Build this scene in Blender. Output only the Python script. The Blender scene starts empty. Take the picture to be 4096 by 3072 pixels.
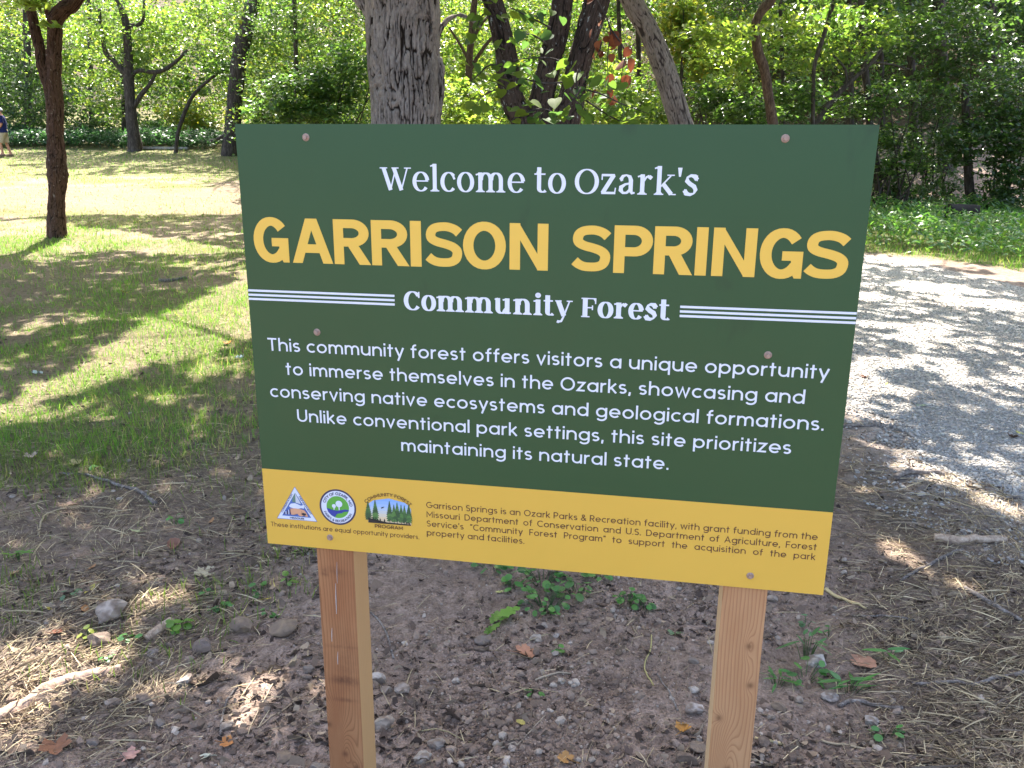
import bpy, bmesh, math, random
import numpy as np
from mathutils import Vector, Matrix, Euler

random.seed(7)
RNG = np.random.default_rng(11)
C = bpy.context.scene.collection
SC = bpy.context.scene

# ------------------------------------------------------------------ camera
HC = 1.58
RW = np.array([[0.999974, 0.007187, 0.0], [0.00193, -0.268547, 0.963265], [0.006923, -0.96324, -0.268554]])
FPX = 3316.35
K = 4096 / 2212.0            # photo was measured on a 2212 px wide copy
cam_d = bpy.data.cameras.new("camera")
cam = bpy.data.objects.new("camera", cam_d)
C.objects.link(cam)
cam_d.sensor_width = 36.0
cam_d.lens = FPX / 4096 * 36.0
cam_d.clip_start = 0.05
cam_d.clip_end = 600
right, up, back = RW @ [1, 0, 0], RW @ [0, -1, 0], RW @ [0, 0, -1]
cam.matrix_world = Matrix([[right[0], up[0], back[0], 0], [right[1], up[1], back[1], 0],
                           [right[2], up[2], back[2], HC], [0, 0, 0, 1]])
SC.camera = cam

# ------------------------------------------------------------------ sky, sun, exposure
SUN_EL, SUN_AZ = math.radians(52), math.radians(-6)
world = bpy.data.worlds.new("World")
SC.world = world
world.use_nodes = True
wn = world.node_tree.nodes
wn.clear()
sky = wn.new("ShaderNodeTexSky")
sky.sky_type = 'NISHITA'
sky.sun_disc = False
sky.sun_elevation = SUN_EL
sky.sun_rotation = SUN_AZ
sky.air_density, sky.dust_density, sky.ozone_density = 0.9, 4.0, 0.6
bg = wn.new("ShaderNodeBackground")
bg.inputs[1].default_value = 0.13
wo = wn.new("ShaderNodeOutputWorld")
world.node_tree.links.new(sky.outputs[0], bg.inputs[0])
world.node_tree.links.new(bg.outputs[0], wo.inputs[0])
SUN_DIR = np.array([math.sin(SUN_AZ) * math.cos(SUN_EL), math.cos(SUN_AZ) * math.cos(SUN_EL), math.sin(SUN_EL)])
sd = bpy.data.lights.new("sun", 'SUN')
sd.energy = 4.4
sd.angle = math.radians(0.5)
sd.color = (1.0, 0.95, 0.86)
so = bpy.data.objects.new("sun", sd)
C.objects.link(so)
so.rotation_euler = Vector(-SUN_DIR).to_track_quat('-Z', 'Y').to_euler()
SC.view_settings.view_transform = 'Standard'
SC.view_settings.look = 'None'
SC.view_settings.exposure = 2.66
SC.view_settings.gamma = 1.0
SC.view_settings.use_curve_mapping = False
SC.cycles.max_bounces = 10
SC.cycles.diffuse_bounces = 4
SC.cycles.transmission_bounces = 6
SC.cycles.use_denoising = True

# ------------------------------------------------------------------ noise and terrain
def _hash(ix, iy, seed):
    h = (ix.astype(np.int64) * 374761393 + iy.astype(np.int64) * 668265263 + seed * 1274126177) & 0xFFFFFFFF
    h = ((h ^ (h >> 13)) * 1274126177) & 0xFFFFFFFF
    h = (h ^ (h >> 16)) & 0xFFFFFF
    return h / float(0xFFFFFF)

def vn(x, y, seed=0):
    x = np.asarray(x, float); y = np.asarray(y, float)
    ix, iy = np.floor(x), np.floor(y)
    fx, fy = x - ix, y - iy
    fx, fy = fx * fx * (3 - 2 * fx), fy * fy * (3 - 2 * fy)
    a, b = _hash(ix, iy, seed), _hash(ix + 1, iy, seed)
    c, d = _hash(ix, iy + 1, seed), _hash(ix + 1, iy + 1, seed)
    return a + (b - a) * fx + (c - a) * fy + (a - b - c + d) * fx * fy

def fbm(x, y, seed=0, octv=3):
    t, a, s = 0, 0.5, 0
    for i in range(octv):
        t = t + a * vn(np.asarray(x) * 2 ** i, np.asarray(y) * 2 ** i, seed + i); s += a; a *= 0.5
    return t / s

def sstep(a, b, x):
    t = np.clip((np.asarray(x, float) - a) / (b - a), 0, 1)
    return t * t * (3 - 2 * t)

def terrain(x, y):
    x = np.asarray(x, float); y = np.asarray(y, float)
    d = np.maximum(y - 4, 0)
    z = 0.00167 * np.minimum(d, 32) ** 2 + np.maximum(d - 32, 0) * 0.05
    start = 62 - 41 * sstep(-3, 8, x)
    h = np.maximum(y - start, 0)
    z = z + np.minimum(0.33 * h * h / (h + 3), 24)
    return z

def at(px, py):
    """photo pixel (2212 wide) -> point on the terrain"""
    r = RW @ np.array([px * K - 2048, py * K - 1536, FPX])
    r = r / math.hypot(r[0], r[1])
    ts = np.linspace(0.5, 70, 14000)
    p = ts[:, None] * r[None]
    zz = p[:, 2] + HC - terrain(p[:, 0], p[:, 1])
    i = int(np.argmax(zz < 0)) if (zz < 0).any() else len(ts) - 1
    return float(p[i, 0]), float(p[i, 1])

def pix(px, py, D):
    """point seen at a photo pixel, D metres ahead of the camera"""
    r = RW @ np.array([px * K - 2048, py * K - 1536, FPX])
    r = r * (D / r[1])
    return np.array([r[0], r[1], r[2] + HC])

def pxm(wpx, D):
    return wpx * K * D / FPX * 1.03

def in_poly(x, y, poly):
    x = np.asarray(x); y = np.asarray(y)
    res = np.zeros(x.shape, bool)
    n = len(poly); j = n - 1
    for i in range(n):
        xi, yi = poly[i]; xj, yj = poly[j]
        cnd = ((yi > y) != (yj > y)) & (x < (xj - xi) * (y - yi) / (yj - yi + 1e-12) + xi)
        res ^= cnd
        j = i
    return res

# ground cover zones (world metres)
ROAD_NEAR = [(1600, 800), (1790, 870), (1900, 900), (1990, 965), (2110, 1030), (2240, 1105)]
ROAD_FAR = [(1500, 500), (1700, 517), (1860, 549), (1960, 562), (2080, 590), (2240, 632)]
ROAD_POLY = [at(*p) for p in ROAD_NEAR] + [(5.2, 2.6), (14, 1.0), (20, 6)] + [at(*p) for p in reversed(ROAD_FAR)] + [(0.6, 13.0), (0.4, 8.0)]

def road_mask(x, y):
    wob = (fbm(np.asarray(x) * 1.7, np.asarray(y) * 1.7, 31) - 0.5) * 0.55
    return in_poly(np.asarray(x) + wob, np.asarray(y) - wob, ROAD_POLY)

def grass_density(x, y):
    """0..1 how much living grass grows here"""
    x = np.asarray(x, float); y = np.asarray(y, float)
    n = fbm(x * 0.9, y * 0.9, 3); n2 = fbm(x * 2.6, y * 2.6, 9)
    g = sstep(2.4, 6.2, y + (n - 0.5) * 2.6 - (x + 2.0) * 0.55) * sstep(-0.7, -1.5, x + (n2 - .5) * .7 - 0.02 * y)
    g = g * (0.25 + 0.75 * sstep(0.36, 0.6, n * .6 + n2 * .4)) * (.66 + .34 * sstep(9.0, 11.5, y + x * .3 + (n2 - .5) * 2.5))
    # dry hay strip across the meadow
    band = sstep(16.2, 17.8, y + (n - .5) * 2.6 + x * 0.12) * (1 - sstep(22.5, 24.5, y + (n - .5) * 3))
    g = g * (1 - 0.8 * band)
    g = np.maximum(g, .07 * sstep(2.0, 2.8, y) * (1 - sstep(-1.0, -.6, x)) * sstep(.42, .58, n2))
    # bare dug strip beside the sign
    bare = sstep(0.0, 1.0, 1 - np.hypot((x + 2.0) / 1.0, (y - 7.9) / 1.5))
    g = g * (1 - bare * 0.9)
    g = np.where(y > 26, 0.85, g)
    vb = verge_mask(x, y)
    g = np.maximum(g * (x < 1.5), vb)
    g = g * (1 - road_mask(x, y))
    return np.where((y > 36) & (x > -8), 0.1, g)

def verge_mask(x, y):
    x = np.asarray(x, float); y = np.asarray(y, float)
    yl = np.interp(x, [1.5, 3.1, 5.2, 6.1, 6.9, 8.0, 12], [15.6, 14.6, 12.9, 12.2, 11.1, 9.6, 7.0])
    return sstep(-0.1, 0.5, y - yl) * (1 - sstep(18.6, 20.0, y + 0.15 * (x - 8))) * (x > 1.5)

def straw_density(x, y):
    x = np.asarray(x, float); y = np.asarray(y, float)
    n = fbm(x * 1.3, y * 1.3, 17)
    r = sstep(0.85, 1.35, x - 0.28 * (y - 2.0) + (n - .5) * .5) * (1 - sstep(3.7, 4.4, y - 0.25 * (x - 1.5))) * (1 - road_mask(x, y))
    l = sstep(-0.75, -1.15, x + 0.12 * (y - 2.5) + (n - .5) * .5) * sstep(1.7, 2.3, y) * (1 - sstep(3.6, 5.6, y))
    return np.clip(r + l * 0.85, 0, 1) * (0.45 + 0.55 * sstep(.3, .6, n))

def micro(x, y):
    z = (fbm(x * 1.1, y * 1.1, 41) - 0.5) * 0.05
    z = z + (fbm(x * 6.5, y * 6.5, 42, 2) - 0.5) * 0.030
    z = z + (vn(x * 21, y * 21, 44) - 0.5) * 0.016 + (vn(x * 47, y * 47, 45) - 0.5) * 0.010
    return z

def ground_z(x, y):
    x = np.asarray(x, float); y = np.asarray(y, float)
    return terrain(x, y) + micro(x, y) * (1 - 0.85 * road_mask(x, y))

def gz(x, y):
    return float(ground_z(np.array([x]), np.array([y]))[0])

# ------------------------------------------------------------------ mesh helpers
def np_mesh(name, V, F, mats, tint=None, smooth=False, parent=None, matidx=None):
    """V (n,3); F one (m,k) array or a list of such arrays"""
    if not isinstance(F, list):
        F = [F]
    F = [np.asarray(f, np.int32) for f in F if len(f)]
    me = bpy.data.meshes.new(name)
    me.vertices.add(len(V))
    me.vertices.foreach_set("co", np.ascontiguousarray(V, np.float32).ravel())
    loops = np.concatenate([f.ravel() for f in F])
    tot = np.concatenate([np.full(len(f), f.shape[1], np.int32) for f in F])
    start = np.concatenate([[0], np.cumsum(tot)[:-1]]).astype(np.int32)
    me.loops.add(len(loops))
    me.loops.foreach_set("vertex_index", loops.astype(np.int32))
    me.polygons.add(len(tot))
    me.polygons.foreach_set("loop_start", start)
    if matidx is not None:
        me.polygons.foreach_set("material_index", np.asarray(matidx, np.int32))
    me.polygons.foreach_set("use_smooth", np.full(len(tot), smooth, bool))
    if tint is not None:
        a = me.attributes.new("tint", 'FLOAT_COLOR', 'POINT')
        t = np.ones((len(V), 4), np.float32); t[:, :3] = tint
        a.data.foreach_set("color", t.ravel())
    for m in (mats if isinstance(mats, (list, tuple)) else [mats]):
        me.materials.append(m)
    me.update(calc_edges=True)
    o = bpy.data.objects.new(name, me)
    C.objects.link(o)
    if parent is not None:
        o.parent = parent
    return o

def rots(yaw, pitch, roll):
    """stacked rotation matrices Rz(yaw) Rx(pitch) Ry(roll)"""
    yaw, pitch, roll = np.broadcast_arrays(np.asarray(yaw, float), np.asarray(pitch, float), np.asarray(roll, float))
    cz, sz, cx, sx, cy, sy = np.cos(yaw), np.sin(yaw), np.cos(pitch), np.sin(pitch), np.cos(roll), np.sin(roll)
    M = np.empty(yaw.shape + (3, 3))
    M[..., 0, 0] = cz * cy - sz * sx * sy; M[..., 0, 1] = -sz * cx; M[..., 0, 2] = cz * sy + sz * sx * cy
    M[..., 1, 0] = sz * cy + cz * sx * sy; M[..., 1, 1] = cz * cx;  M[..., 1, 2] = sz * sy - cz * sx * cy
    M[..., 2, 0] = -cx * sy;               M[..., 2, 1] = sx;       M[..., 2, 2] = cx * cy
    return M

def scatter(tv, tf, pos, R, scale):
    tv = np.asarray(tv, float); tf = np.asarray(tf, int)
    n, k = len(pos), len(tv)
    scale = np.asarray(scale, float)
    if scale.ndim == 1:
        scale = scale[:, None] * np.ones(3)
    loc = tv[None] * scale[:, None, :]
    V = np.einsum('nij,nkj->nki', R, loc) + np.asarray(pos)[:, None, :]
    F = tf[None] + (np.arange(n) * k)[:, None, None]
    return V.reshape(-1, 3), F.reshape(-1, tf.shape[1])

def tints(n, k, cols, var=0.15):
    cols = np.asarray(cols, float)
    t = cols[RNG.integers(0, len(cols), n)] * (1 + RNG.normal(0, var, (n, 1)))
    t = np.clip(t, 0.003, 0.95)
    return np.repeat(t, k, axis=0)

def smooth_path(pts, rad, step=6):
    pts = np.asarray(pts, float); rad = np.asarray(rad, float)
    P, Rr = [], []
    n = len(pts)
    for i in range(n - 1):
        p0, p1, p2, p3 = pts[max(i - 1, 0)], pts[i], pts[i + 1], pts[min(i + 2, n - 1)]
        for s in range(step):
            t = s / step
            P.append(0.5 * (2 * p1 + (p2 - p0) * t + (2 * p0 - 5 * p1 + 4 * p2 - p3) * t * t + (3 * p1 - p0 - 3 * p2 + p3) * t ** 3))
            Rr.append(rad[i] + (rad[i + 1] - rad[i]) * t)
    P.append(pts[-1]); Rr.append(rad[-1])
    return np.array(P), np.array(Rr)

def bark_plates(A, S, R0, seed):
    """0 in the fissures .. 1 on the plates of furrowed bark; A angle, S length along the trunk"""
    c = 2 * math.pi * R0
    def per(fa, fs, sd):
        k = max(4, int(round(c * fa)))
        u = A / (2 * math.pi) * k
        wrp = u + 1.1 * vn(u * .35, S * fs * .55, sd + 3)
        x0 = wrp % k
        b = np.clip((A / (2 * math.pi) - .88) / .12, 0, 1)          # blend over the seam at the back
        return vn(x0, S * fs, sd) * (1 - b) + vn(x0 - k, S * fs, sd) * b
    n1 = per(30, 4.0, seed); n2 = per(62, 7.5, seed + 11); n3 = per(120, 40, seed + 17); n4 = per(24, 15, seed + 23)
    p1 = sstep(.0, .15, np.abs(2 * n1 - 1)); p2 = sstep(.0, .24, np.abs(2 * n2 - 1)); p4 = sstep(.0, .09, np.abs(2 * n4 - 1))
    return np.clip((.12 + .88 * p1) * (.22 + .78 * p2) * (.6 + .4 * p4) * (.7 + .6 * n3), 0, 1.1)

def tube(pts, rad, sides=10, bump=0.0, seed=0, bfreq=(5, 6), ridge=0.0, step=6, cap=True):
    P, Rr = smooth_path(pts, rad, step)
    n = len(P)
    T = np.gradient(P, axis=0); T /= np.linalg.norm(T, axis=1)[:, None] + 1e-9
    ref = np.array([0, 1.0, 0.15]) if abs(T[0][2]) > 0.6 else np.array([0, 0, 1.0])
    U = np.cross(ref, T); U /= np.linalg.norm(U, axis=1)[:, None] + 1e-9
    Wv = np.cross(T, U)
    a = np.linspace(0, 2 * math.pi, sides, endpoint=False)
    s = np.concatenate([[0], np.cumsum(np.linalg.norm(np.diff(P, axis=0), axis=1))])
    A, S = np.meshgrid(a, s)
    rr = Rr[:, None] * np.ones((1, sides))
    if bump:
        ca, sa = np.cos(A) * bfreq[0], np.sin(A) * bfreq[0]
        rr = rr * (1 + bump * (vn(ca * 1.0 + S * bfreq[1] * .6, sa * 1.0 + S * bfreq[1], seed) - 0.5) * 2)
    if ridge:
        pl = bark_plates(A, S, np.mean(Rr[:max(3, n // 2)]), seed)
        rr = rr + ridge * (pl - 0.8)
        tube.last = pl.ravel()
    V = P[:, None, :] + rr[..., None] * (np.cos(A)[..., None] * U[:, None] + np.sin(A)[..., None] * Wv[:, None])
    V = V.reshape(-1, 3)
    i, j = np.meshgrid(np.arange(n - 1), np.arange(sides), indexing='ij')
    j2 = (j + 1) % sides
    F = np.stack([i * sides + j, i * sides + j2, (i + 1) * sides + j2, (i + 1) * sides + j], -1).reshape(-1, 4)
    if cap:
        V = np.vstack([V, P[0], P[-1]])
        q = np.arange(sides); q2 = (q + 1) % sides
        F = [F, np.vstack([np.stack([q2, q, np.full(sides, n * sides)], -1),
                           np.stack([(n - 1) * sides + q, (n - 1) * sides + q2, np.full(sides, n * sides + 1)], -1)])]
    else:
        F = [F]
    return V, F

def merge(parts):
    """join [(V, [F...]), ...]"""
    V, F, off = [], {}, 0
    for v, fs in parts:
        V.append(v)
        for f in (fs if isinstance(fs, list) else [fs]):
            if len(f):
                f = np.asarray(f)
                F.setdefault(f.shape[1], []).append(f + off)
        off += len(v)
    return np.vstack(V), [np.vstack(f) for f in F.values()]

def tag(o, label=None, cat=None, group=None, kind=None):
    if label: o['label'] = label
    if cat: o['category'] = cat
    if group: o['group'] = group
    if kind: o['kind'] = kind
    return o

def empty(name, loc, rz=0):
    o = bpy.data.objects.new(name, None)
    C.objects.link(o)
    o.location = loc
    o.rotation_euler = (0, 0, rz)
    o.empty_display_size = 0.1
    return o

def child_world(o, root):
    """vertices are in world space: parent without moving"""
    o.parent = root
    o.matrix_parent_inverse = Matrix.Translation(root.location).inverted() if root.rotation_euler.z == 0 else \
        (Matrix.Translation(root.location) @ Matrix.Rotation(root.rotation_euler.z, 4, 'Z')).inverted()
    return o

# ------------------------------------------------------------------ materials
class NT:
    def __init__(self, name):
        self.m = bpy.data.materials.new(name)
        self.m.use_nodes = True
        self.t = self.m.node_tree
        self.t.nodes.clear()
        self.out = self.t.nodes.new("ShaderNodeOutputMaterial")
    def n(self, typ, ins=None, **kw):
        nd = self.t.nodes.new("ShaderNode" + typ)
        for k_, v_ in kw.items():
            setattr(nd, k_, v_)
        for k_, v_ in (ins or {}).items():
            self.set(nd.inputs[k_], v_)
        return nd
    def set(self, sock, v):
        if isinstance(v, bpy.types.NodeSocket):
            self.t.links.new(v, sock)
        else:
            if isinstance(v, (tuple, list)) and sock.type == 'RGBA' and len(v) == 3:
                v = (*v, 1)
            sock.default_value = v
    def math(self, op, a, b=0.0, c=None, clamp=False):
        nd = self.t.nodes.new("ShaderNodeMath"); nd.operation = op; nd.use_clamp = clamp
        self.set(nd.inputs[0], a); self.set(nd.inputs[1], b)
        if c is not None: self.set(nd.inputs[2], c)
        return nd.outputs[0]
    def mix(self, f, a, b, mode='MIX'):
        nd = self.t.nodes.new("ShaderNodeMix"); nd.data_type = 'RGBA'; nd.blend_type = mode
        self.set(nd.inputs[0], f); self.set(nd.inputs[6], a); self.set(nd.inputs[7], b)
        return nd.outputs[2]
    def ramp(self, f, stops):
        nd = self.t.nodes.new("ShaderNodeValToRGB")
        el = nd.color_ramp.elements
        while len(el) < len(stops): el.new(0.5)
        for e, (p, c) in zip(el, stops):
            e.position = p
            e.color = (c, c, c, 1) if isinstance(c, (int, float)) else (*c, 1)
        self.set(nd.inputs[0], f)
        return nd.outputs[0]
    def noise(self, vec, scale, detail=3, rough=0.55, dist=0.0):
        return self.n("TexNoise", {'Vector': vec, 'Scale': scale, 'Detail': detail, 'Roughness': rough, 'Distortion': dist}).outputs[0]
    def obj(self):
        return self.n("TexCoord").outputs['Object']
    def mapping(self, vec, scale=(1, 1, 1), loc=(0, 0, 0), rot=(0, 0, 0)):
        return self.n("Mapping", {'Vector': vec, 'Scale': scale, 'Location': loc, 'Rotation': rot}).outputs[0]
    def attr(self, name="tint"):
        return self.n("Attribute", attribute_name=name).outputs[0]
    def bump(self, h, strength=0.5, dist=0.01):
        return self.n("Bump", {'Height': h, 'Strength': strength, 'Distance': dist}).outputs[0]
    def principled(self, col, rough=0.7, spec=0.3, normal=None, **kw):
        p = self.n("BsdfPrincipled", {'Base Color': col, 'Roughness': rough, 'Specular IOR Level': spec})
        if normal is not None: self.set(p.inputs['Normal'], normal)
        for k_, v_ in kw.items(): self.set(p.inputs[k_], v_)
        return p.outputs[0]
    def done(self, shader):
        self.t.links.new(shader, self.out.inputs[0])
        return self.m

def leaf_mat(name, trans=0.45, gain=(2.2, 2.6, 1.2), rough=0.42, spec=0.45):
    t = NT(name)
    col = t.attr()
    tr = t.mix(1.0, col, (*gain, 1), 'MULTIPLY')
    p = t.principled(col, rough, spec)
    q = t.n("BsdfTranslucent", {'Color': tr}).outputs[0]
    mx = t.n("MixShader", {0: trans, 1: p, 2: q}).outputs[0]
    return t.done(mx)

def tint_mat(name, rough=0.8, spec=0.2, nscale=60, amt=0.35, bump=0.4, bdist=0.003):
    t = NT(name)
    o = t.obj()
    nz = t.noise(o, nscale, 4)
    col = t.mix(t.math('MULTIPLY', nz, amt), t.attr(), (0.02, 0.015, 0.012))
    return t.done(t.principled(col, rough, spec, t.bump(nz, bump, bdist)))

def bark_mat(name, c1, c2, c3, sxy=14, sz=3, bump=0.8, bdist=0.02, lichen=0.0, lc=(0.4, 0.42, 0.4)):
    t = NT(name)
    o = t.obj()
    v = t.mapping(o, (sxy, sxy, sz))
    n1 = t.noise(v, 1.0, 6, 0.65, 0.6)
    n2 = t.noise(t.mapping(o, (sxy * 3.1, sxy * 3.1, sz * 2.4)), 1.0, 4, 0.6)
    f = t.math('ADD', t.math('MULTIPLY', n1, 0.7), t.math('MULTIPLY', n2, 0.3))
    col = t.ramp(f, [(0.34, c1), (0.5, c2), (0.66, c3)])
    if lichen:
        ln = t.noise(t.mapping(o, (30, 30, 16)), 1.0, 5, 0.7)
        col = t.mix(t.ramp(ln, [(0.60 - lichen * .1, 0.0), (0.66 - lichen * .1, 1.0)]), col, lc)
    return t.done(t.principled(col, 0.9, 0.15, t.bump(f, bump, bdist)))

# ------------------------------------------------------------------ ground sheet and gravel road
def build_ground():
    nx, ny = 820, 800
    s = np.linspace(-1, 1, nx)
    kx = 4.95
    X1 = np.sinh(kx * s) / math.sinh(kx) * 95
    s = np.linspace(-0.62, 1, ny)
    ky = 5.4
    Y1 = 2.1 + np.sinh(ky * s) / math.sinh(ky) * 120
    X, Y = np.meshgrid(X1, Y1)
    rm = road_mask(X, Y)
    Z = ground_z(X, Y) - 0.006 * rm
    gr, st = grass_density(X, Y), straw_density(X, Y)
    hill = sstep(0.5, 2.0, terrain(X, Y) - (0.00167 * np.minimum(np.maximum(Y - 4, 0), 32) ** 2 + np.maximum(Y - 36, 0) * .05))
    hay = (0.55 * sstep(3, 5, Y) * (1 - sstep(9.5, 12, Y)) + 0.2 * sstep(9, 12, Y) + 0.5 * sstep(15.5, 17.5, Y + (fbm(X * .9, Y * .9, 3) - .5) * 3) * (1 - sstep(22.5, 24.5, Y + (fbm(X * .7, Y * .7, 5) - .5) * 3))) * (X < 2) * (1 - hill)
    V = np.stack([X, Y, Z], -1).reshape(-1, 3)
    i, j = np.meshgrid(np.arange(ny - 1), np.arange(nx - 1), indexing='ij')
    a = i * nx + j
    F = np.stack([a, a + 1, a + nx + 1, a + nx], -1).reshape(-1, 4)
    t = NT("soil_and_grass_ground")
    at_ = t.n("Attribute", attribute_name="tint")
    sep = t.n("SeparateColor", {0: at_.outputs[0]})
    o = t.obj()
    n1 = t.noise(o, 2.3, 5, 0.6); n2 = t.noise(o, 24, 5, 0.65); n3 = t.noise(o, 130, 3, 0.6)
    mixn = t.math('ADD', t.math('MULTIPLY', n2, 0.6), t.math('MULTIPLY', n3, 0.4))
    dirt = t.ramp(mixn, [(0.36, (0.10, 0.070, 0.053)), (0.48, (0.23, 0.166, 0.130)), (0.58, (0.33, 0.245, 0.195)), (0.72, (0.46, 0.365, 0.295))])
    dirt = t.mix(t.ramp(n1, [(0.4, 0.0), (0.62, 0.45)]), dirt, (0.165, 0.117, 0.088))
    grass = t.ramp(mixn, [(0.36, (0.065, 0.080, 0.022)), (0.55, (0.12, 0.135, 0.036)), (0.7, (0.24, 0.21, 0.09))])
    hayc = t.ramp(mixn, [(0.34, (0.09, 0.066, 0.042)), (0.55, (0.165, 0.125, 0.082)), (0.72, (0.25, 0.195, 0.13))])
    litter = t.ramp(mixn, [(0.34, (0.030, 0.022, 0.012)), (0.55, (0.075, 0.055, 0.030)), (0.72, (0.15, 0.11, 0.065))])
    base = t.mix(t.attr("hay"), dirt, hayc)
    base = t.mix(t.math('MULTIPLY', sep.outputs[0], 0.75), base, grass)
    base = t.mix(t.math('MULTIPLY', sep.outputs[1], 0.6), base, t.mix(mixn, (0.07, 0.05, 0.037), (0.20, 0.15, 0.105)))
    base = t.mix(sep.outputs[2], base, litter)
    fv = t.n("TexVoronoi", {'Vector': o, 'Scale': 55.0})
    base = t.mix(t.math('MULTIPLY', t.attr("rim"), 0.9), base, t.mix(t.n("SeparateColor", {0: fv.outputs['Color']}).outputs[0], (.24, .20, .17), (.46, .43, .40)))
    m = t.done(t.principled(base, 0.95, 0.1, t.bump(mixn, 1.0, 0.03)))
    fr = np.zeros_like(X)
    for dx_, dy_ in ((.12, .12), (.25, .22), (.4, .35), (.6, .5), (.1, -.2), (.2, -.45), (-.1, -.3)):
        fr += road_mask(X + dx_, Y + dy_) / 7.0
    tint = np.stack([gr, st, hill], -1).reshape(-1, 3)
    g = np_mesh("ground", V, F, m, tint, True)
    a_ = g.data.attributes.new("hay", 'FLOAT_COLOR', 'POINT')
    h = np.repeat(hay.reshape(-1, 1), 4, 1).astype(np.float32)
    a_.data.foreach_set("color", h.ravel())
    a_ = g.data.attributes.new("rim", 'FLOAT_COLOR', 'POINT')
    a_.data.foreach_set("color", np.repeat(np.maximum(fr, rm).reshape(-1, 1), 4, 1).astype(np.float32).ravel())
    tag(g, kind='structure')

    # gravel road: a fine sheet lying a little above the soil, its rim sunk into it
    nx, ny = 420, 300
    X1 = np.linspace(0, 1, nx) ** 1.5 * 19 + 0.2
    Y1 = 1.6 + np.linspace(0, 1, ny) ** 1.4 * 13.6
    X, Y = np.meshgrid(X1, Y1)
    rm = road_mask(X, Y)
    Z = terrain(X, Y) + micro(X, Y) * 0.15 + 0.002
    V = np.stack([X, Y, Z], -1).reshape(-1, 3)
    i, j = np.meshgrid(np.arange(ny - 1), np.arange(nx - 1), indexing='ij')
    a = (i * nx + j).ravel()
    F = np.stack([a, a + 1, a + nx + 1, a + nx], -1)
    ok = rm.reshape(-1)
    keep = ok[F].all(1)
    F = F[keep]
    used = np.unique(F); mp = np.zeros(len(V), int); mp[used] = np.arange(len(used))
    t = NT("gravel_road")
    o = t.obj()
    vo = t.n("TexVoronoi", {'Vector': o, 'Scale': 42.0, 'Randomness': 1.0})
    n1 = t.noise(o, 1.4, 4); n2 = t.noise(o, 60, 4)
    cell = t.ramp(t.n("SeparateColor", {0: vo.outputs['Color']}).outputs[0], [(0.0, (0.30, 0.275, 0.25)), (0.5, (0.39, 0.365, 0.335)), (1.0, (0.49, 0.465, 0.42))])
    col = t.mix(t.ramp(n1, [(0.42, 0.0), (0.7, 0.55)]), cell, (0.36, 0.285, 0.225))
    h = t.math('ADD', t.math('MULTIPLY', vo.outputs['Distance'], -1.2), t.math('MULTIPLY', n2, 0.4))
    m = t.done(t.principled(col, 0.9, 0.2, t.bump(h, 1.0, 0.02)))
    r = np_mesh("gravel_road", V[used], mp[F], m, None, True)
    tag(r, kind='structure')

build_ground()

# ------------------------------------------------------------------ tree and leaf builders
LEAF_FAR_V = [(0, 0, 0), (0.5, -0.32, 0.09), (1, 0, -0.05), (0.5, 0.32, 0.09)]
LEAF_FAR_F = [(0, 1, 2, 3)]
LEAF_TRI_F = [(0, 1, 2), (0, 2, 3)]

def heart_leaf():
    o = [(0, 0), (-.06, .22), (.10, .42), (.36, .46), (.66, .34), (.88, .15), (1.02, 0)]
    v = [(x, y, 0.10 * abs(y) * 2 - .12 * x * x) for x, y in o]
    v += [(x, -y, 0.10 * abs(y) * 2 - .12 * x * x) for x, y in reversed(o[1:-1])]
    v.append((0.42, 0, -0.02))
    n = len(v) - 1
    return v, [(i, (i + 1) % n, n) for i in range(n)]
HEART_V, HEART_F = heart_leaf()

def leaves_mesh(pos, size, flat=0.55, template='far', rng=RNG, droop=0.3):
    n = len(pos)
    yaw = rng.uniform(0, 2 * math.pi, n)
    R = rots(yaw, rng.normal(0, flat, n), rng.normal(droop, flat, n))
    tv, tf = (LEAF_FAR_V, LEAF_TRI_F) if template == 'far' else (HEART_V, HEART_F)
    tv = np.array(tv) - [.5, 0, 0]
    V, F = scatter(tv, tf, pos, R, size * rng.uniform(0.65, 1.25, n))
    return V, F, len(tv)

def spray_points(c, r, n, nspray, flatz=0.22, rng=RNG):
    """n points in nspray flat leafy sprays inside an ellipsoid -> uneven, gappy crown"""
    d = rng.normal(0, 1, (nspray, 3)); d /= np.linalg.norm(d, axis=1)[:, None]
    cc = d * (rng.uniform(0.15, 1, (nspray, 1)) ** 0.5)
    k = rng.integers(0, nspray, n)
    rad = min(r[0], r[1], max(r[2], .5)) * 0.42
    off = rng.normal(0, 1, (n, 3)) * [rad * .62, rad * .62, rad * flatz]
    off[:, 2] -= 0.35 * np.hypot(off[:, 0], off[:, 1]) ** 1.4 * 0.4
    return np.asarray(c) + cc[k] * np.asarray(r) + off

GREENS_SUN = [(0.105, 0.165, 0.032), (0.12, 0.18, 0.034), (0.145, 0.19, 0.038), (0.09, 0.15, 0.03), (0.165, 0.20, 0.045)]  # leaf tones as in sunlight, the light put into the colour
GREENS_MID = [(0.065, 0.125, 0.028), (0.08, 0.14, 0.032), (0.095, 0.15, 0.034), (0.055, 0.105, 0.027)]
GREENS_SHADE = [(0.030, 0.065, 0.018), (0.040, 0.078, 0.022), (0.050, 0.088, 0.024), (0.035, 0.06, 0.022)]  # darkened leaf tones that stand in for shade in the wood
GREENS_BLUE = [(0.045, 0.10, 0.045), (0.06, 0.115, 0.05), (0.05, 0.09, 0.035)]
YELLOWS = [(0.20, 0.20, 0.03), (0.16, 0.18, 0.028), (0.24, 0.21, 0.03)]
LEAF = leaf_mat("tree_leaf", 0.46, (2.3, 2.35, 1.25), 0.34, 0.6)
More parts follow.
